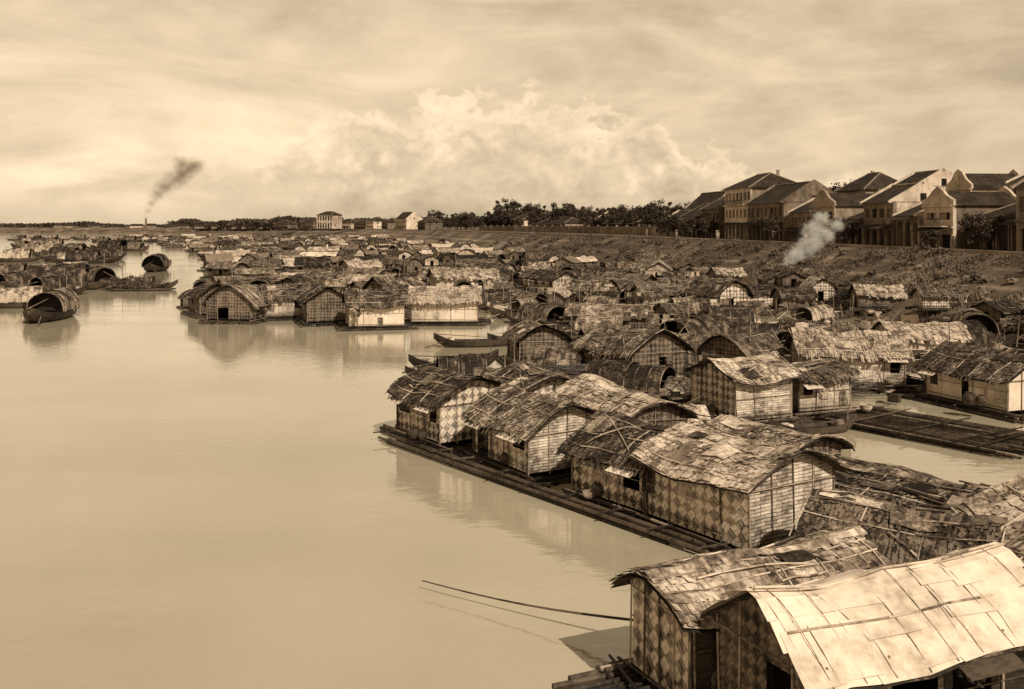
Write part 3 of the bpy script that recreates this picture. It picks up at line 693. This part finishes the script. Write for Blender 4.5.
# ------------------------------------------------------------------ town buildings
def town_house(Ls, D, hw, rh, kind='gable', floors=2, seed=0, wallm='plaster_grey', endm='plaster'):
    rnd = random.Random(seed); W_ = MB(); O = MB(); Rf = MB()
    fh = hw / floors; nb = max(2, int(round(Ls / rnd.uniform(2.5, 3.6)))); bw = Ls / nb; T = .45
    W_.box((-Ls / 2 + .15, D / 2 + .25, hw / 2), (.3, D - .5, hw), endm); W_.box((Ls / 2 - .15, D / 2 + .25, hw / 2), (.3, D - .5, hw), endm)
    W_.box((0, D - .15, hw / 2), (Ls - .62, .3, hw), wallm)
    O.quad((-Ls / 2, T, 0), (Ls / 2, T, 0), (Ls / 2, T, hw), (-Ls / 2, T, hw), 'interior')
    for i in range(nb + 1):
        x = -Ls / 2 + bw * i; w = .9 if 0 < i < nb else .7
        xx = min(max(x, -Ls / 2 + w / 2), Ls / 2 - w / 2)
        W_.box((xx, T / 2, hw / 2), (w, T, hw), wallm)
    for f in range(floors):
        z0 = f * fh
        for i in range(nb):
            x = -Ls / 2 + bw * (i + .5); ow = bw - .8
            W_.box((x, T / 2, z0 + fh - .5), (ow, T * .94, 1.0), wallm)
            if f: W_.box((x, T / 2, z0 + .45), (ow, T * .9, .9), wallm)
            if f and rnd.random() < .75:
                for sd in (-1, 1): O.box((x + sd * ow * .27, T - .12, z0 + fh * .5), (ow * .36, .06, fh - 1.95), 'plaster_grey' if rnd.random() < .6 else 'wood')
            if not f and rnd.random() < .5: O.box((x, T - .1, fh * .42), (ow * .9, .05, fh * .78), 'wood')
        W_.box((0, -.1, z0 + fh - .12), (Ls + .1, .28, .22), wallm)
        if f and rnd.random() < .5:
            W_.box((0, -.55, z0 + .02), (Ls * .8, 1.1, .14), wallm)
            for i in range(int(Ls * .8 / .4)): O.cyl((-Ls * .4 + .2 + i * .4, -1.05, z0 + .09), (-Ls * .4 + .2 + i * .4, -1.05, z0 + 1.0), .03, None, 4, 'wood')
            O.cyl((-Ls * .4, -1.05, z0 + 1.02), (Ls * .4, -1.05, z0 + 1.02), .05, None, 5, 'wood')
    # end-wall windows
    for sd in (-1, 1):
        for f in range(floors):
            for yy_ in (D * .3, D * .65):
                if rnd.random() < .6: O.box((sd * (Ls / 2 + .01), yy_, f * fh + fh * .52), (.08, .9, fh * .42), 'wood')
    if rnd.random() < .6:
        Rf.add([(-Ls / 2, -.26, fh - .1), (Ls / 2, -.26, fh - .1), (Ls / 2, -2.0, fh - .7), (-Ls / 2, -2.0, fh - .7)], [(0, 3, 2, 1)], 'tiles')
        for i in range(nb + 1): W_.cyl((-Ls / 2 + .1 + (Ls - .2) * i / nb, -1.9, 0), (-Ls / 2 + .1 + (Ls - .2) * i / nb, -1.9, fh - .68), .1, None, 6, 'wood')
    e = .6
    x0, x1, y0, y1 = -Ls / 2, Ls / 2, -e, D + e; my = D / 2; zt = hw + rh; z0 = hw - .1
    if kind == 'gable':
        sl = math.hypot(my + e, rh)
        Rf.add([(x0 + .1, y0, z0), (x1 - .1, y0, z0), (x1 - .1, my, zt), (x0 + .1, my, zt)], [(0, 1, 2, 3)], 'tiles', [(0, 0), (Ls, 0), (Ls, sl), (0, sl)])
        Rf.add([(x0 + .1, y1, z0), (x1 - .1, y1, z0), (x1 - .1, my, zt), (x0 + .1, my, zt)], [(3, 2, 1, 0)], 'tiles', [(0, 0), (Ls, 0), (Ls, sl), (0, sl)])
        Rf.cyl((x0, my, zt + .05), (x1, my, zt + .05), .18, None, 6, 'plaster_grey')
        for sd in (-1, 1):
            xa = sd * Ls / 2; xb = xa - sd * .35
            A = [(xa, y0 - .05, z0 - .1), (xa, y1 + .05, z0 - .1), (xa, y1 + .05, z0 + .2), (xa, my + .4, zt + .2), (xa, my, zt + .4), (xa, my - .4, zt + .2), (xa, y0 - .05, z0 + .2)]
            B = [(xb,) + p[1:] for p in A]; n = len(A)
            W_.add(A + B, [tuple(range(n)), tuple(range(2 * n - 1, n - 1, -1))] + [(i, n + i, n + (i + 1) % n, (i + 1) % n) for i in range(n)], endm)
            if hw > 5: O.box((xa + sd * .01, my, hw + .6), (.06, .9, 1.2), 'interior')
    elif kind == 'front':   # ridge runs back from the street, stepped gable on the facade
        sl = math.hypot(Ls / 2 + .4, rh)
        for sd in (-1, 1):
            xe = sd * (Ls / 2 + .4)
            P = [(xe, .3, z0), (xe, D + .3, z0), (0, D + .3, zt), (0, .3, zt)]
            Rf.add(P, [(0, 1, 2, 3) if sd > 0 else (3, 2, 1, 0)], 'tiles', [(0, 0), (D, 0), (D, sl), (0, sl)])
        for yy_ in (-.05, D - .1):
            A = [(x0 - .2, yy_, z0), (x1 + .2, yy_, z0), (x1 + .2, yy_, z0 + .7), (x1 * .6, yy_, hw + rh * .4 + .5), (x1 * .3, yy_, zt + .2), (0, yy_, zt + .7), (x0 * .3, yy_, zt + .2), (x0 * .6, yy_, hw + rh * .4 + .5), (x0 - .2, yy_, z0 + .7)]
            B = [(p[0], p[1] + .35, p[2]) for p in A]; n = len(A)
            W_.add(A + B, [tuple(range(n)), tuple(range(2 * n - 1, n - 1, -1))] + [(i, n + i, n + (i + 1) % n, (i + 1) % n) for i in range(n)], wallm)
    else:
        ins = min(Ls / 2 - .4, my) * (.75)
        a, b_ = (x0 - e, y0, z0), (x1 + e, y0, z0); c, d = (x1 + e, y1, z0), (x0 - e, y1, z0); r0, r1 = (x0 + ins, my, zt), (x1 - ins, my, zt)
        sl = math.hypot(my + e, rh)
        Rf.add([a, b_, r1, r0], [(0, 1, 2, 3)], 'tiles', [(0, 0), (Ls, 0), (Ls - ins, sl), (ins, sl)])
        Rf.add([c, d, r0, r1], [(0, 1, 2, 3)], 'tiles', [(0, 0), (Ls, 0), (Ls - ins, sl), (ins, sl)])
        Rf.add([b_, c, r1], [(0, 1, 2)], 'tiles', [(0, 0), (D, 0), (D / 2, sl)]); Rf.add([d, a, r0], [(0, 1, 2)], 'tiles', [(0, 0), (D, 0), (D / 2, sl)])
        Rf.cyl(r0, r1, .2, None, 6, 'plaster_grey')
        for p0, p1 in ((a, r0), (b_, r1), (c, r1), (d, r0)): Rf.cyl(p0, p1, .14, None, 5, 'plaster_grey')
        Rf.quad(a, b_, c, d, 'wood')
    if rnd.random() < .5 and kind != 'front':
        xx = rnd.uniform(-.3, .3) * Ls; Rf.box((xx, D * .62, zt - .4), (.6, .5, 1.8), 'plaster_grey'); Rf.box((xx, D * .62, zt + .58), (.8, .7, .16), 'plaster')
    return {'walls': W_, 'windows': O, 'roof': Rf}
FAC = [(100, 58), (112, 57), (150, 54.5), (200, 50), (245, 46), (300, 38), (350, 30), (420, 14), (500, -6), (600, -34), (900, -122)]
def put_house(yn, yf, hw, rh, kind, floors, seed, D=12, wm='plaster_grey', em='plaster_grey', setback=0, name='town_house'):
    a = Vector((interp(FAC, yn), yn)); c = Vector((interp(FAC, yf), yf)); d = a - c; Ls = d.length - .05; ang = math.atan2(d.y, d.x); mid_ = (a + c) / 2
    inl = Vector((-math.sin(ang), math.cos(ang))) * setback
    e = empty(name, (mid_.x + inl.x, mid_.y + inl.y, 6), ang)
    for nm, mb in town_house(Ls, D, hw, rh, kind, floors, seed, wm, em).items(): obj(nm, mb.mesh(nm), parent=e)
G = 'plaster_grey'; P_ = 'plaster'
rows = [(96, 113, 7.2, 4.0, 'gable', 2, G, 0, 12, G), (116, 126, 4.0, 2.0, 'hip', 1, G, 3, 8, G), (127, 135, 5.6, 1.8, 'front', 2, G, 0, 9, P_), (136, 143, 4.4, 1.8, 'gable', 1, P_, 0, 8, G), (144, 154, 6.4, 2.6, 'gable', 2, P_, 0, 9, G), (156, 164, 4.0, 2.2, 'hip', 1, G, 2, 9, G), (165, 175, 6.2, 2.2, 'front', 2, G, 0, 10, G),
        (176, 187, 5.4, 2.4, 'gable', 2, P_, 1, 9, G), (188, 209, 7.4, 3.8, 'gable', 2, G, 0, 12, G), (210, 228, 11.0, 3.2, 'hip', 3, G, 1, 12, P_), (229, 243, 6.8, 3.0, 'gable', 2, G, 0, 11, G), (244, 258, 5.2, 3.2, 'hip', 1, G, 0, 9, G),
        (264, 276, 3.6, 2.0, 'hip', 1, G, 5, 8, G), (284, 300, 4.6, 2.6, 'gable', 1, P_, 8, 9, G), (310, 350, 4.0, 1.8, 'hip', 1, G, 3, 8, G), (360, 376, 5.4, 2.4, 'gable', 1, P_, 8, 9, G), (400, 440, 4.0, 2, 'hip', 1, G, 3, 8, P_), (470, 490, 5.6, 2.4, 'hip', 1, P_, 4, 9, G), (530, 550, 6.6, 3, 'gable', 1, P_, 6, 9, G)]
for i, (a, b_, hw, rh, k, fl, em, sb, D, wm) in enumerate(rows): put_house(a, b_, hw, rh, k, fl, 300 + i, em=em, wm=wm, setback=sb, D=D)
for i, (a, b_, hw, rh, k, wm) in enumerate([(116, 124, 8.2, 3, 'hip', G), (134, 140, 9.0, 2.2, 'gable', P_), (150, 157, 8.6, 2.4, 'front', P_), (166, 176, 9.6, 2.6, 'gable', P_), (186, 198, 9.8, 3.2, 'hip', G), (276, 300, 8.0, 4.5, 'gable', P_)]):
    put_house(a, b_, hw, rh, k, 2, 340 + i, D=9, wm=wm, em=wm, setback=15)
gw = MB(); pts = [(260 + i * 12) for i in range(24)]
for a, c in zip(pts, pts[1:]):
    xa, xc = interp(FAC, a) - 1.5, interp(FAC, c) - 1.5; h_ = 2.6
    gw.add([(xa, a, 6), (xc, c, 6), (xc, c, 6 + h_), (xa, a, 6 + h_), (xa + .4, a, 6 + h_), (xc + .4, c, 6 + h_), (xa + .4, a, 6), (xc + .4, c, 6)], [(0, 3, 2, 1), (3, 4, 5, 2), (4, 6, 7, 5)], 'plaster_grey')
    gw.box((xa + .2, a, 7.5), (.7, .7, 3.0), 'plaster_grey')
obj('garden_wall', gw.mesh('garden_wall'))
for i, (x, y, dg, Ls, hw, rh, k, wm) in enumerate([(-78, 700, -60, 20, 7, 5, 'gable', P_), (-92, 722, -62, 12, 5, 3, 'hip', G), (-106, 745, -55, 12, 6, 3, 'hip', P_), (-150, 800, -30, 16, 11, 3, 'hip', P_), (-136, 812, -30, 14, 5, 3, 'hip', P_), (-118, 780, -40, 16, 4, 3, 'gable', G), (-180, 880, -30, 14, 5, 3, 'gable', G), (-215, 930, -30, 18, 4, 3, 'hip', G), (-58, 640, -62, 12, 5, 3, 'hip', G)]):
    e = empty('villa', (x, y, 6), math.radians(dg))
    for nm, mb in town_house(Ls, 12, hw, rh, k, 2, 400 + i, wm, wm).items(): obj(nm, mb.mesh(nm), parent=e)

# ------------------------------------------------------------------ trees
def tree_mb(seed, H=10, spread=5, leaf=.38, nclump=38, per=90):
    rnd = random.Random(seed); mb = MB(); th = H * .3
    mb.cyl((0, 0, -.3), (rnd.uniform(-.3, .3), .1, th), .35, .24, 8, 'bark')
    cl = []
    for i in range(8):
        a = i * .8 + rnd.uniform(-.3, .3); r_ = spread * rnd.uniform(.35, .75); z = th + (H - th) * rnd.uniform(.15, .7)
        mb.cyl((0, 0, th * rnd.uniform(.75, 1)), (math.cos(a) * r_, math.sin(a) * r_, z), .16, .05, 5, 'bark'); cl.append((math.cos(a) * r_, math.sin(a) * r_, z))
    while len(cl) < nclump:
        a = rnd.uniform(0, 6.28); r_ = spread * rnd.random() ** .6; z = th * .9 + (H - th) * rnd.random()
        if (r_ / spread) ** 2 + ((z - th - (H - th) * .4) / ((H - th) * .65)) ** 2 > 1.1: continue
        cl.append((math.cos(a) * r_, math.sin(a) * r_, z))
    for c in cl:
        cr = rnd.uniform(.6, 1.3) * spread * .24
        for k in range(per):
            v = Vector((rnd.gauss(0, 1), rnd.gauss(0, 1), rnd.gauss(0, .7))); v = v.normalized() * cr * rnd.random() ** .4
            p = Vector(c) + v; n1_ = Vector((rnd.gauss(0, 1), rnd.gauss(0, 1), rnd.gauss(.6, 1))).normalized(); u = n1_.orthogonal().normalized() * leaf * rnd.uniform(.5, 1.1); w = n1_.cross(u) * .7
            mb.quad(tuple(p - u), tuple(p - w), tuple(p + u), tuple(p + w), 'foliage')
    return mb.mesh('tree')
trees = [tree_mb(1), tree_mb(2, 12, 5.5), tree_mb(3, 9, 6), tree_mb(4, 8, 4)]
for i in range(130):
    yv = 256 + 560 * ((i + R.random()) / 130) ** 1.1
    if 640 < yv < 715 and R.random() < .7: continue
    g = interp(FAC, yv); x = g + R.uniform(2, 34)
    dens = mnoise.noise(Vector((yv * .022, 2, 5)))
    obj('tree', trees[R.randrange(4)], (x, yv, 6), R.uniform(0, 6), sc=max(.45, R.uniform(.6, 1.0) + dens * .6 + (.2 if 380 < yv < 520 else 0)))
for i in range(16):
    yv = R.uniform(112, 250); obj('tree', trees[R.randrange(4)], (interp(FAC, yv) + R.uniform(26, 40), yv, 6), R.uniform(0, 6), sc=R.uniform(.8, 1.15))
for yv, s_ in [(115, .45), (127, .3), (155, .42), (187.5, .4), (229, .4), (243, .5), (261, .6)]:
    obj('tree', trees[R.randrange(4)], (interp(FAC, yv) - 2.8, yv, 6), R.uniform(0, 6), sc=s_)
def tree_mass(pts, n, leaf, h0):
    mb = MB()
    for i in range(n):
        (xa, ya), (xb, yb) = pts; t = R.random(); x = xa + (xb - xa) * t; yv = ya + (yb - ya) * t + R.uniform(0, 60)
        hgt = h0 * (.55 + .45 * (mnoise.noise(Vector((x * .012, yv * .002, 3))) + mnoise.noise(Vector((x * .05, 0, 9))) * .6 + .6))
        z = 3 + max(1.5, hgt) * R.random() ** .7; p = Vector((x, yv, z)); s_ = leaf * R.uniform(.5, 1.2)
        u = Vector((R.gauss(0, 1), R.gauss(0, .6), R.gauss(0, 1))).normalized() * s_; w = Vector((u.z, .3 * s_, -u.x)) * .7
        mb.quad(tuple(p - u), tuple(p - w), tuple(p + u), tuple(p + w), 'foliage')
    return mb
dm = MB()
dm.merge(tree_mass([(-160, 900), (-420, 1220)], 6500, 2.2, 14)); dm.merge(tree_mass([(-420, 1240), (-1000, 1330)], 9000, 2.2, 8)); dm.merge(tree_mass([(-300, 1500), (700, 1500)], 9000, 4, 16))
dm.merge(tree_mass([(-90, 760), (-165, 905)], 3000, 1.8, 10))
obj('distant_trees', dm.mesh('distant_trees'))
fs_ = MB()
for i in range(16):
    x = -170 - i * 26 + R.uniform(-9, 9); yv = interp([(-900, 1290), (-400, 1190), (-170, 930)], x) - 6; w = R.uniform(6, 16); h_ = R.uniform(1.5, 4)
    mt = R.choice(['plaster', 'plaster_grey', 'plaster_grey'])
    fs_.box((x, yv + 6, 5 + h_ / 2), (w, 8, h_), mt)
    fs_.add([(x - w / 2, yv + 1.5, 5 + h_), (x + w / 2, yv + 1.5, 5 + h_), (x + w / 2, yv + 6, 7.4 + h_), (x - w / 2, yv + 6, 7.4 + h_), (x - w / 2, yv + 10.5, 5 + h_), (x + w / 2, yv + 10.5, 5 + h_)],
            [(0, 1, 2, 3), (3, 2, 5, 4), (0, 3, 4), (1, 5, 2)], 'tiles')
obj('riverside_sheds', fs_.mesh('riverside_sheds'))
ch = MB(); ch.lathe([(1.6, 0), (1.3, 8), (1.0, 11), (1.2, 11.3), (1.2, 12), (.8, 12)], (0, 0, 0), 'plaster_grey', 12); obj('factory_chimney', ch.mesh('factory_chimney'), (-452, 1235, 5))

# ------------------------------------------------------------------ smoke: overlapping soft puffs
def smoke(name, path, col, dens, nscale, thr, an=0):
    m = bpy.data.materials.new(name + '_volume'); m.use_nodes = True; nt = m.node_tree; nt.nodes.clear()
    out = N(nt, 'ShaderNodeOutputMaterial'); pv = N(nt, 'ShaderNodeVolumePrincipled'); tc = N(nt, 'ShaderNodeTexCoord'); oi = N(nt, 'ShaderNodeObjectInfo')
    ad = N(nt, 'ShaderNodeVectorMath'); ad.operation = 'ADD'; link(nt, tc.outputs['Object'], ad.inputs[0]); link(nt, oi.outputs['Location'], ad.inputs[1])
    no = N(nt, 'ShaderNodeTexNoise'); no.inputs['Scale'].default_value = nscale; no.inputs['Detail'].default_value = 5; no.inputs['Distortion'].default_value = 1.2
    link(nt, ad.outputs[0], no.inputs['Vector'])
    ln = N(nt, 'ShaderNodeVectorMath'); ln.operation = 'LENGTH'; link(nt, tc.outputs['Object'], ln.inputs[0])
    fall = math_n(nt, 'SUBTRACT', 1, ln.outputs['Value'], True)
    v = math_n(nt, 'SUBTRACT', math_n(nt, 'ADD', math_n(nt, 'MULTIPLY', fall, .55), no.outputs[0]), thr, True)
    v = math_n(nt, 'MULTIPLY', math_n(nt, 'MULTIPLY', v, fall), dens)
    link(nt, v, pv.inputs['Density']); pv.inputs['Color'].default_value = col; pv.inputs['Anisotropy'].default_value = an
    link(nt, pv.outputs[0], out.inputs['Volume'])
    me = bpy.data.meshes.new('puff'); bm = bmesh.new(); bmesh.ops.create_icosphere(bm, subdivisions=3, radius=1.0); bm.to_mesh(me); bm.free(); me.materials.append(m)
    e = empty(name, path[0][:3])
    for i, (x, y, z, r_) in enumerate(path):
        o = obj('puff', me, (x - path[0][0], y - path[0][1], z - path[0][2]), i * 1.3, parent=e, sc=(r_, r_, r_ * .9))
smoke('white_smoke', [(36.6, 136, 1.6, .9), (37.0, 136.2, 2.6, 1.3), (37.8, 136.5, 3.7, 1.7), (38.7, 136.6, 4.8, 2.0), (40.0, 137, 5.6, 2.3), (41.1, 137, 6.8, 2.6), (41.3, 137, 8.3, 2.3), (43.1, 137, 7.6, 1.9), (42.4, 137, 9.8, 1.9), (44.6, 137.3, 8.9, 1.6)], (1, .96, .86, 1), 5, 2.2, .64, -.4)
smoke('dark_smoke', [(-452, 1235, 18, 5), (-450, 1236, 26, 8), (-446, 1237, 36, 11), (-440, 1238, 46, 15), (-432, 1240, 56, 19), (-420, 1240, 64, 22), (-406, 1240, 72, 23), (-394, 1240, 82, 21), (-410, 1240, 84, 20)], (.3, .2, .12, 1), .2, 1.4, .62)

# ------------------------------------------------------------------ people
def person(x, y, z, rz, stride=.18, hat=True, sc=1.0, arm=.0):
    J = {'pel': (0, 0, .92), 'ch': (0, .01, 1.25), 'nk': (0, .01, 1.45), 'hd': (0, .03, 1.6),
         'ls': (-.19, 0, 1.38), 'le': (-.25, -.04 - arm, 1.12), 'lh': (-.26, .1 + arm, .9), 'rs': (.19, 0, 1.38), 're': (.25, -.02, 1.12), 'rh': (.26, .14, .92),
         'lp': (-.1, 0, .86), 'lk': (-.11, stride * .6, .48), 'la': (-.11, stride, .08), 'lt': (-.11, stride + .17, .03),
         'rp': (.1, 0, .86), 'rk': (.11, -.02, .48), 'ra': (.11, -stride, .09), 'rt': (.11, -stride + .17, .03)}
    names = list(J); idx = {n: i for i, n in enumerate(names)}
    E = [('pel', 'ch'), ('ch', 'nk'), ('nk', 'hd'), ('ch', 'ls'), ('ls', 'le'), ('le', 'lh'), ('ch', 'rs'), ('rs', 're'), ('re', 'rh'), ('pel', 'lp'), ('lp', 'lk'), ('lk', 'la'), ('la', 'lt'), ('pel', 'rp'), ('rp', 'rk'), ('rk', 'ra'), ('ra', 'rt')]
    rad = dict(pel=.15, ch=.16, nk=.06, hd=.1, ls=.075, le=.05, lh=.035, rs=.075, re=.05, rh=.035, lp=.11, lk=.075, la=.05, lt=.035, rp=.11, rk=.075, ra=.05, rt=.035)
    me = bpy.data.meshes.new('body'); me.from_pydata([J[n] for n in names], [(idx[a], idx[b]) for a, b in E], [])
    me.materials.append(M['cloth'])
    e = empty('person', (x, y, z), rz); e.scale = (sc,) * 3
    b_ = obj('body', me, parent=e); mo = b_.modifiers.new('skin', 'SKIN')
    for n in names: me.skin_vertices[0].data[idx[n]].radius = (rad[n], rad[n] * .85)
    me.skin_vertices[0].data[0].use_root = True
    b_.modifiers.new('sub', 'SUBSURF').render_levels = 1
    h = MB(); h.lathe([(.03, -.13), (.07, -.1), (.095, -.02), (.1, .05), (.08, .11), (.03, .135)], (0, .03, 1.64), 'skin', 12); h.box((0, .135, 1.63), (.025, .035, .04), 'skin')
    obj('head', h.mesh('head'), parent=e)
    if hat:
        c = MB(); c.lathe([(.27, 0), (.15, .1), (.01, .2)], (0, .03, 1.7), 'mat_roof', 14); obj('conical_hat', c.mesh('conical_hat'), parent=e)
for x, y, rz in [(42.0, 205, .3), (42.6, 206.5, 2.8), (51, 160, 1.2), (46.5, 158, 0), (49, 188, .4), (37, 225, 3.0), (33, 245, .1), (53, 120, .3)]: person(x, y, 6.02, rz)
for x, y, z, rz in [(-64, 137, .5, 2.0), (-69.3, 203, .5, 0), (14.6, 74.6, .4, 1), (-13.2, 84.6, .35, .5)]: person(x, y, z, rz, .08, sc=.95)

for i in range(56):
    yv = 52 + 230 * R.random() ** 1.2; a, b_ = max(interp(XL, yv), -60) , interp(FOOT, yv); x = R.uniform(a, b_)
    if yv < 98 and x < 1: x = R.uniform(1, 30)
    hgt = R.uniform(1.8, 4.2) * (1 if yv < 100 else 1.4); mb = MB(); mb.cyl((0, 0, -1), (R.gauss(0, .4), R.gauss(0, .4), hgt), .05, .03, 5, 'bamboo')
    obj('mooring_pole', mb.mesh('mooring_pole'), (x, yv, 0))

# ------------------------------------------------------------------ sky, sun, camera
w = bpy.data.worlds.new('World'); scene.world = w; w.use_nodes = True; nt = w.node_tree
bg = nt.nodes['Background']; bg.inputs[1].default_value = .12
sunv = Vector((.42, -.91, 0)).normalized(); EL = math.radians(42)
sky = N(nt, 'ShaderNodeTexSky'); sky.sky_type = 'NISHITA'; sky.sun_disc = False; sky.sun_elevation = EL; sky.sun_rotation = math.atan2(sunv.x, sunv.y)
sky.dust_density = 1.5; sky.air_density = 1
bw = N(nt, 'ShaderNodeRGBToBW'); link(nt, sky.outputs[0], bw.inputs[0])
tc = N(nt, 'ShaderNodeTexCoord'); sx = N(nt, 'ShaderNodeSeparateXYZ'); link(nt, tc.outputs['Generated'], sx.inputs[0])
az = math_n(nt, 'ARCTAN2', sx.outputs[0], sx.outputs[1])
hyp = math_n(nt, 'SQRT', math_n(nt, 'ADD', math_n(nt, 'MULTIPLY', sx.outputs[0], sx.outputs[0]), math_n(nt, 'MULTIPLY', sx.outputs[1], sx.outputs[1])))
el = math_n(nt, 'ARCTAN2', sx.outputs[2], hyp)
def cv(a, b_, off=0):
    c = N(nt, 'ShaderNodeCombineXYZ'); link(nt, math_n(nt, 'MULTIPLY', az, a), c.inputs[0]); link(nt, math_n(nt, 'MULTIPLY', el, b_), c.inputs[1]); c.inputs[2].default_value = off; return c.outputs[0]
def noi(vec, sc, det=8, ro=.6, dist=0):
    n = N(nt, 'ShaderNodeTexNoise'); n.inputs['Scale'].default_value = sc; n.inputs['Detail'].default_value = det; n.inputs['Roughness'].default_value = ro; n.inputs['Distortion'].default_value = dist
    link(nt, vec, n.inputs['Vector']); return n.outputs[0]
def sm(x, a, b_, o0=0, o1=1):
    n = N(nt, 'ShaderNodeMapRange'); n.interpolation_type = 'SMOOTHSTEP'
    n.inputs[1].default_value = a; n.inputs[2].default_value = b_; n.inputs[3].default_value = o0; n.inputs[4].default_value = o1; link(nt, x, n.inputs[0]); return n.outputs[0]
azl = N(nt, 'ShaderNodeMapRange'); link(nt, az, azl.inputs[0]); azl.inputs[1].default_value = -.6; azl.inputs[2].default_value = .6
def g(v): return (v, v, v, 1)
htop = ramp(nt, azl.outputs[0], [(0, g(.2)), (.2, g(.3)), (.30, g(.45)), (.37, g(.55)), (.42, g(.6)), (.474, g(.68)), (.523, g(.66)), (.60, g(.55)), (.66, g(.42)), (.71, g(.22)), (1, g(.12))])
ht = math_n(nt, 'MULTIPLY', htop, .2)
b1 = noi(cv(16, 20), 1.0, 2, .5); b2 = noi(cv(30, 36, 4), 1.0, 7, .55)
bil = math_n(nt, 'ABSOLUTE', math_n(nt, 'SUBTRACT', b2, .5))
ff = math_n(nt, 'SUBTRACT', math_n(nt, 'ADD', ht, math_n(nt, 'ADD', math_n(nt, 'MULTIPLY', math_n(nt, 'SUBTRACT', b1, .5), .13), math_n(nt, 'MULTIPLY', bil, -.2))), el)
mask = sm(ff, -.012, .014)
deep = sm(ff, .0, .05)
inner = math_n(nt, 'ADD', math_n(nt, 'MULTIPLY', math_n(nt, 'SUBTRACT', 1, deep), .28), math_n(nt, 'ADD', .82, math_n(nt, 'MULTIPLY', math_n(nt, 'SUBTRACT', noi(cv(22, 30, 8), 1, 8, .62, .3), .5), 1.0)))
strat = noi(cv(3.2, 13, 2), 1, 8, .6, .6)
strat2 = noi(cv(7, 14, 11), 1, 8, .62, .3)
back = math_n(nt, 'ADD', math_n(nt, 'ADD', -.08, math_n(nt, 'MULTIPLY', strat, 1.05)), math_n(nt, 'MULTIPLY', strat2, .8))
left = math_n(nt, 'MULTIPLY', sm(math_n(nt, 'ADD', az, math_n(nt, 'MULTIPLY', math_n(nt, 'SUBTRACT', strat2, .5), .5)), .02, -.2), sm(math_n(nt, 'ADD', el, math_n(nt, 'MULTIPLY', math_n(nt, 'SUBTRACT', strat2, .5), .2)), .20, .10))
back = math_n(nt, 'ADD', back, math_n(nt, 'MULTIPLY', left, .18))
mxf = N(nt, 'ShaderNodeMix'); link(nt, math_n(nt, 'MULTIPLY', mask, sm(az, -.4, -.12)), mxf.inputs[0]); link(nt, back, mxf.inputs[2]); link(nt, inner, mxf.inputs[3])
leftdark = math_n(nt, 'MULTIPLY', sm(az, -.2, -.45), math_n(nt, 'MULTIPLY', math_n(nt, 'MULTIPLY', sm(el, .08, .05), sm(el, .02, .035)), sm(noi(cv(6, 40, 5), 1, 6), .4, .6, 0, .18)))
fac = math_n(nt, 'SUBTRACT', mxf.outputs[0], leftdark)
fac = math_n(nt, 'MULTIPLY', fac, sm(el, .25, .9, 1, .42))
lum = math_n(nt, 'MULTIPLY', math_n(nt, 'MULTIPLY', math_n(nt, 'POWER', bw.outputs[0], .35), fac), 4.4)
tint = N(nt, 'ShaderNodeMix'); tint.data_type = 'RGBA'; tint.blend_type = 'MULTIPLY'; tint.inputs[0].default_value = 1
cc = N(nt, 'ShaderNodeCombineColor'); [link(nt, lum, cc.inputs[i]) for i in range(3)]
link(nt, cc.outputs[0], tint.inputs[6]); tint.inputs[7].default_value = (1.0, .785, .52, 1)
link(nt, tint.outputs[2], bg.inputs[0])
sd = bpy.data.lights.new('sun', 'SUN'); sd.energy = 4.7; sd.angle = math.radians(.6); sd.color = (1, .92, .79)
so = bpy.data.objects.new('sun', sd); scene.collection.objects.link(so)
dirv = Vector((sunv.x * math.cos(EL), sunv.y * math.cos(EL), math.sin(EL)))
so.rotation_euler = dirv.to_track_quat('Z', 'Y').to_euler(); so.location = (0, -20, 40)
cam = bpy.data.cameras.new('camera'); co = bpy.data.objects.new('camera', cam); scene.collection.objects.link(co)
co.location = (0, 0, 9); co.rotation_euler = (math.radians(90), 0, 0)
cam.lens = 35.16; cam.sensor_width = 36; cam.shift_y = -.1167; cam.clip_end = 20000; cam.clip_start = .1
scene.camera = co
print('scattered', cnt, 'objects', len(scene.objects))
